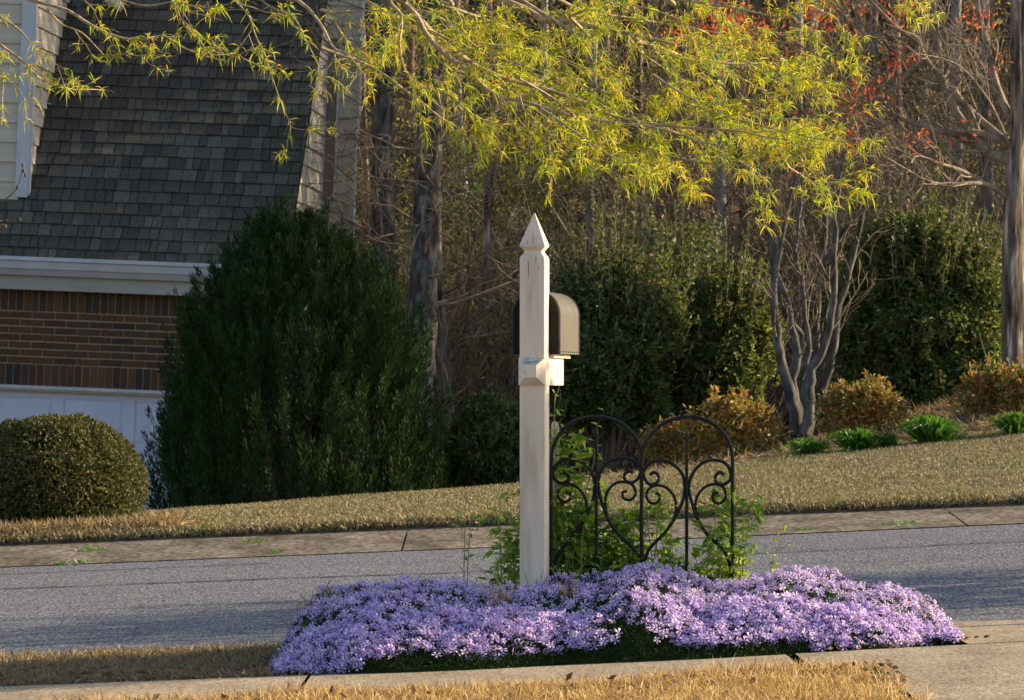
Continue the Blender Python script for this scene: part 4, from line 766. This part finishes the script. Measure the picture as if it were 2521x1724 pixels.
evergreen('sunlit green young tree seen left of the post finial', 1215, 520, 45, (1.5, 1.2, 1.6), 6500, 150)
evergreen('green leafy young tree low between the pines and the mailbox', 1060, 720, 43, (.9, .9, 1.3), 3800, 151)
evergreen('dark conifer above and left of the post finial', 1190, 420, 47, (1.5, 1.2, 1.0), 5200, 152, 'pine')
evergreen('yellowish young tree in the gap right of the house corner', 860, 400, 50, (1.3, 1, 2.2), 5200, 153, 'wood_leaf')
# far wood, one mass
rng = rs(160); g = MB()
n = 900; X = rng.uniform(-14, 16, n); Y = rng.uniform(56, 92, n); z = gz(X, Y); hgt = rng.uniform(9, 14, n); lean = rng.normal(0, .05, (n, 2))
pa = np.stack([np.stack([X, Y, z-.2], 1), np.stack([X+lean[:, 0]*hgt*.5, Y, z+hgt*.5], 1), np.stack([X+lean[:, 0]*hgt+rng.normal(0, .3, n), Y, z+hgt], 1)], 1); r = rng.uniform(.04, .14, n); ra = r[:, None]*np.array([1, .8, .5])
g.tubes(pa, ra, 5); q1, r1 = grow(rng, pa, ra, 12, 2.6, spread=.9, bias=(0, 0, .3), k=4, rs_=.3, t0=.12); g.tubes(q1, np.maximum(r1, .01), 3)
q2, r2_ = grow(rng, q1, r1, 5, 1.1, spread=.9, bias=(0, 0, .1), k=3, rs_=.5); g.tubes(q2, np.maximum(r2_, .008), 3)
n = 42000; X = rng.uniform(-13, 15, n); Y = rng.uniform(52, 88, n); z = gz(X, Y)+rng.rand(n)**1.3*9; kk = np.sin(X*1.3+Y*.3)*np.sin(z*1.1+X)+.3*rng.normal(size=n) > .1
P = np.stack([X, Y, z], 1)[kk]; g.leaves(P, rng.normal(size=P.shape), .14, .08, rng, mi=1)
tag(g.build('far_wood', [M['twig'], M['wood_leaf']]), 'tangled leafless wood behind the house and shrubs', 'wood', kind='stuff')
# undergrowth twigs
g = MB(); n = 5200; X = rng.uniform(-4.5, 6, n); Y = rng.uniform(38.5, 53, n); k = (X > -2.2) | (Y > 45); X, Y = X[k], Y[k]; n = len(X); b = np.stack([X, Y, gz(X, Y)-.05], 1); h = rng.uniform(.6, 3.4, n)
tipv = np.stack([rng.normal(0, .45, n), rng.normal(0, .3, n), np.ones(n)], 1)*h[:, None]; mid_ = b+tipv*.5+rng.normal(size=(n, 3))*.1; pa = np.stack([b, mid_, b+tipv], 1); ra = np.tile([.011, .008, .004], (n, 1)); g.tubes(pa, ra, 3)
q1, r1 = grow(rng, pa, ra, 5, .6, k=3, rs_=.6, t0=.2, wig=.3); g.tubes(q1, np.maximum(r1, .003), 3)
n = 26000; idx = rng.randint(len(q1), size=n); P = q1[idx, -1]+.1*rng.normal(size=(n, 3)); k = np.sin(P[:, 0]*2.2)+np.sin(P[:, 1]*1.1+P[:, 2]*2)+.5*rng.normal(size=n) > .2; g.leaves(P[k], rng.normal(size=(k.sum(), 3)), .05, .028, rng, mi=1)
tag(g.build('undergrowth', [M['twig'], M['wood_leaf']]), 'tangle of bare saplings and brush on the wood floor', 'undergrowth', kind='stuff')
# ------------------------------------------------------------------ overhanging willow oak
rng = rs(170); tk = MB(); br = MB(); le = MB()
def Z1(p, d): return trace(p, d, 2.4826, 0)
def Z3(p, d): return trace(p, d, 2.649, 840)
B3 = [([(380, 0), (430, 30), (500, 110), (600, 220), (740, 320), (830, 385), (1000, 470), (1160, 510), (1330, 550), (1500, 600), (1640, 650), (1760, 710), (1950, 750), (2150, 800), (2400, 900)], 16.4, .021),
 ([(470, 75), (510, 130), (560, 230), (700, 370), (800, 440), (880, 520), (960, 590), (1050, 640), (1180, 660), (1300, 700), (1430, 740), (1600, 780), (1850, 815), (2000, 830), (2250, 900), (2500, 980)], 16.2, .016),
 ([(-120, 330), (0, 370), (100, 400), (250, 470), (400, 580), (520, 660), (640, 760), (760, 830), (870, 930), (960, 1000)], 15.9, .010),
 ([(330, 40), (400, 130), (385, 300), (400, 420), (460, 530), (560, 590), (680, 620), (780, 700), (870, 770), (1000, 820), (1120, 835), (1270, 820), (1400, 815)], 16.0, .009),
 ([(480, 75), (560, 80), (640, 120), (700, 160), (800, 240), (900, 320), (1050, 390), (1200, 430), (1400, 510), (1600, 570), (1800, 620), (2000, 640)], 16.8, .012),
 ([(1000, -30), (1200, 50), (1330, 130), (1450, 130), (1620, 170), (1850, 220), (2050, 270), (2278, 330), (2500, 360)], 17.0, .020),
 ([(1490, 120), (1600, 95), (1700, 120), (1830, 215)], 16.8, .008), ([(650, 40), (850, 90), (1000, 120), (1150, 160), (1400, 260)], 16.8, .009),
 ([(1040, 650), (1100, 780), (1200, 880), (1250, 1000), (1330, 1090)], 16.0, .005), ([(1160, 630), (1200, 740), (1290, 820), (1400, 920), (1550, 1020), (1700, 1100), (1900, 1200)], 16.1, .006),
 ([(1500, 750), (1600, 830), (1750, 950), (1900, 1000), (2100, 1040)], 16.1, .006), ([(1400, -20), (1600, 60), (1900, 90), (2200, 130), (2500, 170)], 17.3, .012), ([(1850, 220), (1950, 330), (2100, 420), (2300, 540)], 17, .008),
 ([(1300, 700), (1500, 850), (1700, 1000), (1850, 1090), (2050, 1180)], 15.8, .006), ([(1160, 510), (1400, 640), (1700, 870), (2000, 960), (2300, 1100)], 15.9, .007), ([(100, -20), (250, 60), (420, 200), (600, 380), (720, 480)], 16.6, .007)]
B1 = [([(120, -30), (200, 0), (400, 55), (520, 130), (640, 195), (760, 235), (870, 240), (1000, 220), (1080, 270), (1180, 320), (1300, 360), (1400, 385)], 15.6, .010), ([(-80, 40), (0, 100), (130, 190), (220, 300), (330, 340)], 15.8, .006),
 ([(-80, 200), (0, 270), (130, 370), (200, 450), (300, 490), (400, 510), (500, 500), (560, 500)], 15.6, .007), ([(1400, -40), (1440, 0), (1500, 70), (1540, 190), (1600, 320), (1640, 450), (1700, 620), (1760, 750)], 15.7, .006),
 ([(1540, 190), (1480, 270), (1430, 340)], 15.7, .003), ([(1720, -60), (1800, 0), (1900, 80), (1990, 200), (2060, 330), (2150, 370), (2284, 430)], 16.0, .012), ([(1950, 40), (2040, 70), (2284, 70), (2500, 120)], 16.2, .008),
 ([(300, 60), (380, 150), (500, 200), (600, 300), (640, 330), (780, 300)], 15.7, .005), ([(1000, -40), (1050, 0), (1100, 120), (1180, 200), (1260, 300), (1400, 290)], 15.6, .006), ([(0, 420), (40, 470), (60, 620), (80, 800)], 15.6, .004),
 ([(650, -20), (900, 60), (1100, 50), (1250, 90), (1400, 110)], 15.8, .006), ([(500, -40), (560, 40), (700, 60)], 15.7, .005), ([(1560, -40), (1650, 40), (1800, 120), (1880, 260), (1960, 420), (2000, 520)], 15.9, .006)]
B4 = [([(-200, 230), (0, 280), (130, 320), (380, 340), (560, 330)], 16.8, .015), ([(-200, 740), (0, 760), (150, 780), (400, 800), (560, 840), (700, 860)], 16.2, .010), ([(-100, 900), (100, 950), (300, 980), (600, 990), (850, 1000), (1000, 1070), (1180, 1060)], 16, .007),
 ([(-100, 450), (120, 590), (300, 650), (600, 600), (800, 560), (1000, 520)], 16.4, .007), ([(0, -20), (200, 20), (400, 60), (650, 120), (900, 80)], 17, .009), ([(200, 380), (400, 420), (600, 440), (800, 420), (950, 380)], 16.6, .006),
 ([(400, 980), (500, 1050), (560, 1150), (640, 1260)], 15.9, .005), ([(1400, -80), (1500, 0), (1560, 40), (1620, 90)], 16.6, .005), ([(300, 700), (600, 780), (900, 850), (1150, 880)], 16.2, .006), ([(700, 1000), (850, 1080), (950, 1150), (1000, 1200)], 15.9, .005), ([(900, 60), (1000, 100), (1020, 160)], 16.9, .004)]
paths = []
for i in range(16):       # further hanging branchlets filling the crown
    x0 = rng.uniform(900, 1850); y0 = rng.uniform(-40, 330) if x0 > 1250 else rng.uniform(-40, 200); L = rng.uniform(250, 450); sl_ = rng.uniform(.12, .5)
    if y0+L*sl_ > 360: sl_ = (360-y0)/L
    x1 = min(x0+L, 1870)
    pts = [((x0+(x1-x0)*t)/.92186-1650, (y0+(x1-x0)*sl_*t**1.2+8*math.sin(5*t+i))/.92186) for t in (0, .25, .5, .75, 1)]
    B4.append(([(x*2.4443, y*2.4443) for x, y in pts], rng.uniform(16, 18.3), .004))
for fn, bs in ((Z1, B1), (Z3, B3), (Z4, B4)):
    for p, d, r in bs:
        Q = resample(fn(p, d), 28); Q[:, 1] += np.linspace(rng.uniform(-.15, .15), rng.uniform(-.5, .5), 28); R = np.linspace(r, max(.002, r*.25), 28)*.72; br.tubes(Q, R, 7); paths.append((Q, R, fn))
# link the limbs back to the trunk standing left of the view
TX, TY = -5.2, 17.2; tz0 = float(gz(TX, TY)[0]); tb = np.array([TX, TY, tz0-.2])
TR = resample(np.array([tb, [TX+.05, TY, tz0+1.5], [TX+.15, TY-.1, tz0+3.2], [TX+.2, TY, tz0+5], [TX+.1, TY, tz0+8]]), 24); tk.tubes(TR, np.linspace(.24, .08, 24), 12)
for Q, R, fn in paths:
    p = Q[0]; d0 = nrm(Q[0]-Q[2]); h0 = TR[rng.randint(9, 18)]
    if p[2] > 1.15*p[1]/16*1.2 or p[0] < -1.95:
        mid1 = p+d0*.35+[0, 0, .12]; mid2 = (mid1+h0)/2+np.array([0, 0, 1.1]); L = resample(np.array([p, mid1, mid2, h0]), 24); br.tubes(L, np.linspace(R[0], R[0]*2.4, 24), 7)
lpos = []; ldir = []
def leafy(q, dens, rngl=(.0, 1.)):
    n, k, _ = q.shape; seg = q[:, 1:]-q[:, :-1]; ln = np.linalg.norm(seg, axis=2).sum(1); cnt = np.maximum(1, (ln*dens).astype(int)); idx = np.repeat(np.arange(n), cnt)
    t = rng.uniform(rngl[0], rngl[1], len(idx))*(k-1); i = np.minimum(t.astype(int), k-2); f = (t-i)[:, None]; lpos.append(q[idx, i]*(1-f)+q[idx, i+1]*f); ldir.append(nrm(q[idx, i+1]-q[idx, i]))
for Q, R, fn in paths:
    dense = {Z1: .7, Z3: 1.35, Z4: 1.2}[fn]; L = np.linalg.norm(np.diff(Q, axis=0), axis=1).sum()
    m1 = max(2, int(L*9*dense)); q1, r1 = grow(rng, Q, np.minimum(R, .006), m1, .23, spread=.75, bias=(.28, 0, -.08), k=5, rs_=.6, t0=.08, wig=.2, tip=.5); br.tubes(q1, np.maximum(r1, .0015), 4)
    q2, r2_ = grow(rng, q1, r1, 2, .13, spread=.8, bias=(.2, 0, 0), k=4, rs_=.7, wig=.25); br.tubes(q2, np.maximum(r2_, .0011), 3)
    leafy(q1, 26*dense, (.15, 1)); leafy(q2, 26*dense); 
    if R[0] < .008: leafy(Q[None], 16, (.2, 1))
P = np.vstack(lpos); T = np.vstack(ldir); n = len(P)
for j in range(7):
    k = rng.rand(n) < .85; d = nrm(T[k]*.6+rng.normal(size=(k.sum(), 3))*.85+[0, 0, .05]); le.leaves(P[k]+.003*rng.normal(size=(k.sum(), 3)), d,   .048*(.4+.9*rng.rand(k.sum())), .0038, rng, droop=.33, seg=2)
# upper crown outside the view
UT = TR[12:]; q1, r1 = grow(rng, TR, np.linspace(.24, .08, 24), 14, 1.9, spread=1, bias=(-.2, 0, .8), k=6, rs_=.4, t0=.7, wig=.15, fwd=.3); br.tubes(q1, r1, 6); q2, r2_ = grow(rng, q1, r1, 10, .9, k=4, rs_=.4); br.tubes(q2, r2_, 4)
idx = rng.randint(len(q2), size=9000); PP = q2[idx, rng.randint(1, 4, size=9000)]+.12*rng.normal(size=(9000, 3)); le.leaves(PP, rng.normal(size=(9000, 3)), .05, .006, rng, seg=2, droop=.3)
print('willow clusters', n)
tree_obj('willow_oak', 'overhanging willow oak with drooping branches of narrow yellow green leaves', 'tree', tb, [('trunk', tk, M['bark']), ('branches', br, M['willow_bark']), ('foliage', le, M['oak_leaf'])])
# ------------------------------------------------------------------ tall evergreens beyond the right edge (they shade the house, as in the photograph)
def big_ever(X, Y, h, r, seed, label, dens=9000, z0=.15):
    rng = rs(seed); le = MB(); br = MB(); zb = float(gz(X, Y)[0]); Q = np.array([[X, Y, zb-.2], [X, Y, zb+h*.5], [X, Y, zb+h]]); R = np.array([.2, .12, .03]); br.tubes(resample(Q, 10), np.linspace(.2, .03, 10), 8)
    q1, r1 = grow(rng, resample(Q, 10), np.linspace(.2, .03, 10), 90, r, spread=1, bias=(0, 0, .05), k=4, rs_=.25, t0=z0, fwd=.15); br.tubes(q1, r1, 4)
    for k in range(90): cloud(le, rng, (q1[k, -1]+q1[k, 1])/2, np.array([r*.38, r*.38, h*.07]), dens//90, .16, .07)
    tree_obj('evergreen_tree', label, 'tree', Q[0], [('trunk', br, M['bark_brown']), ('foliage', le, M['pine'])], 'tall evergreens beyond the right edge')
for i, (X, Y, h, zz0) in enumerate([(14.2, 36.8, 9.8, .62), (10.4, 41.2, 11, .3), (13.2, 39.4, 11.5, .5), (8.4, 44.5, 8.5, .15), (14, 43.4, 12, .15)]):
    big_ever(X, Y, h, 1.9, 200+i, 'tall evergreen standing uphill beyond the maple out of view', z0=zz0)

def shade_tree(X, Y, zc, r, seed, label, n):  # leafy trees added out of view to throw broken shade on road and strip
    rng = rs(seed); le = MB(); br = MB(); b = np.array([X, Y, float(gz(X, Y)[0])-.1]); top = np.array([X, Y, zc+r[2]*.6]); Q = resample(np.array([b, (b+top)/2+[.1, 0, 0], top]), 14); R = np.linspace(.05, .015, 14); br.tubes(Q, R, 8)
    q1, r1 = grow(rng, Q, R, 40, r[0]*.9, spread=1, bias=(0, 0, .1), k=4, rs_=.4, t0=.6, fwd=.2); br.tubes(q1, r1, 4)
    d = nrm(rng.normal(size=(n, 3)))*(rng.rand(n)**.4)[:, None]*(1+.25*lump(nrm(rng.normal(size=(n, 3))), seed))[:, None]; P = np.array([X, Y, zc])+d*np.array(r)
    k = np.sin(P[:, 0]*3.1+P[:, 1]*2.3)+np.sin(P[:, 2]*4.3+P[:, 1]*3.7)+.6*rng.normal(size=n) > -.9; P = P[k]
    le.leaves(P, rng.normal(size=P.shape), .07, .035, rng); tree_obj('added_shade_tree', label, 'tree', b, [('trunk', br, M['bark']), ('foliage', le, M['holly'])])
shade_tree(6.2, 18.6, 1.55, (1.2, 1.7, .85), 300, 'young leafy tree added out of view to shade the road', 12000)
shade_tree(4.6, 15.75, 1.45, (.7, .62, .42), 301, 'small leafy tree added out of view to shade the grass strip', 7500)
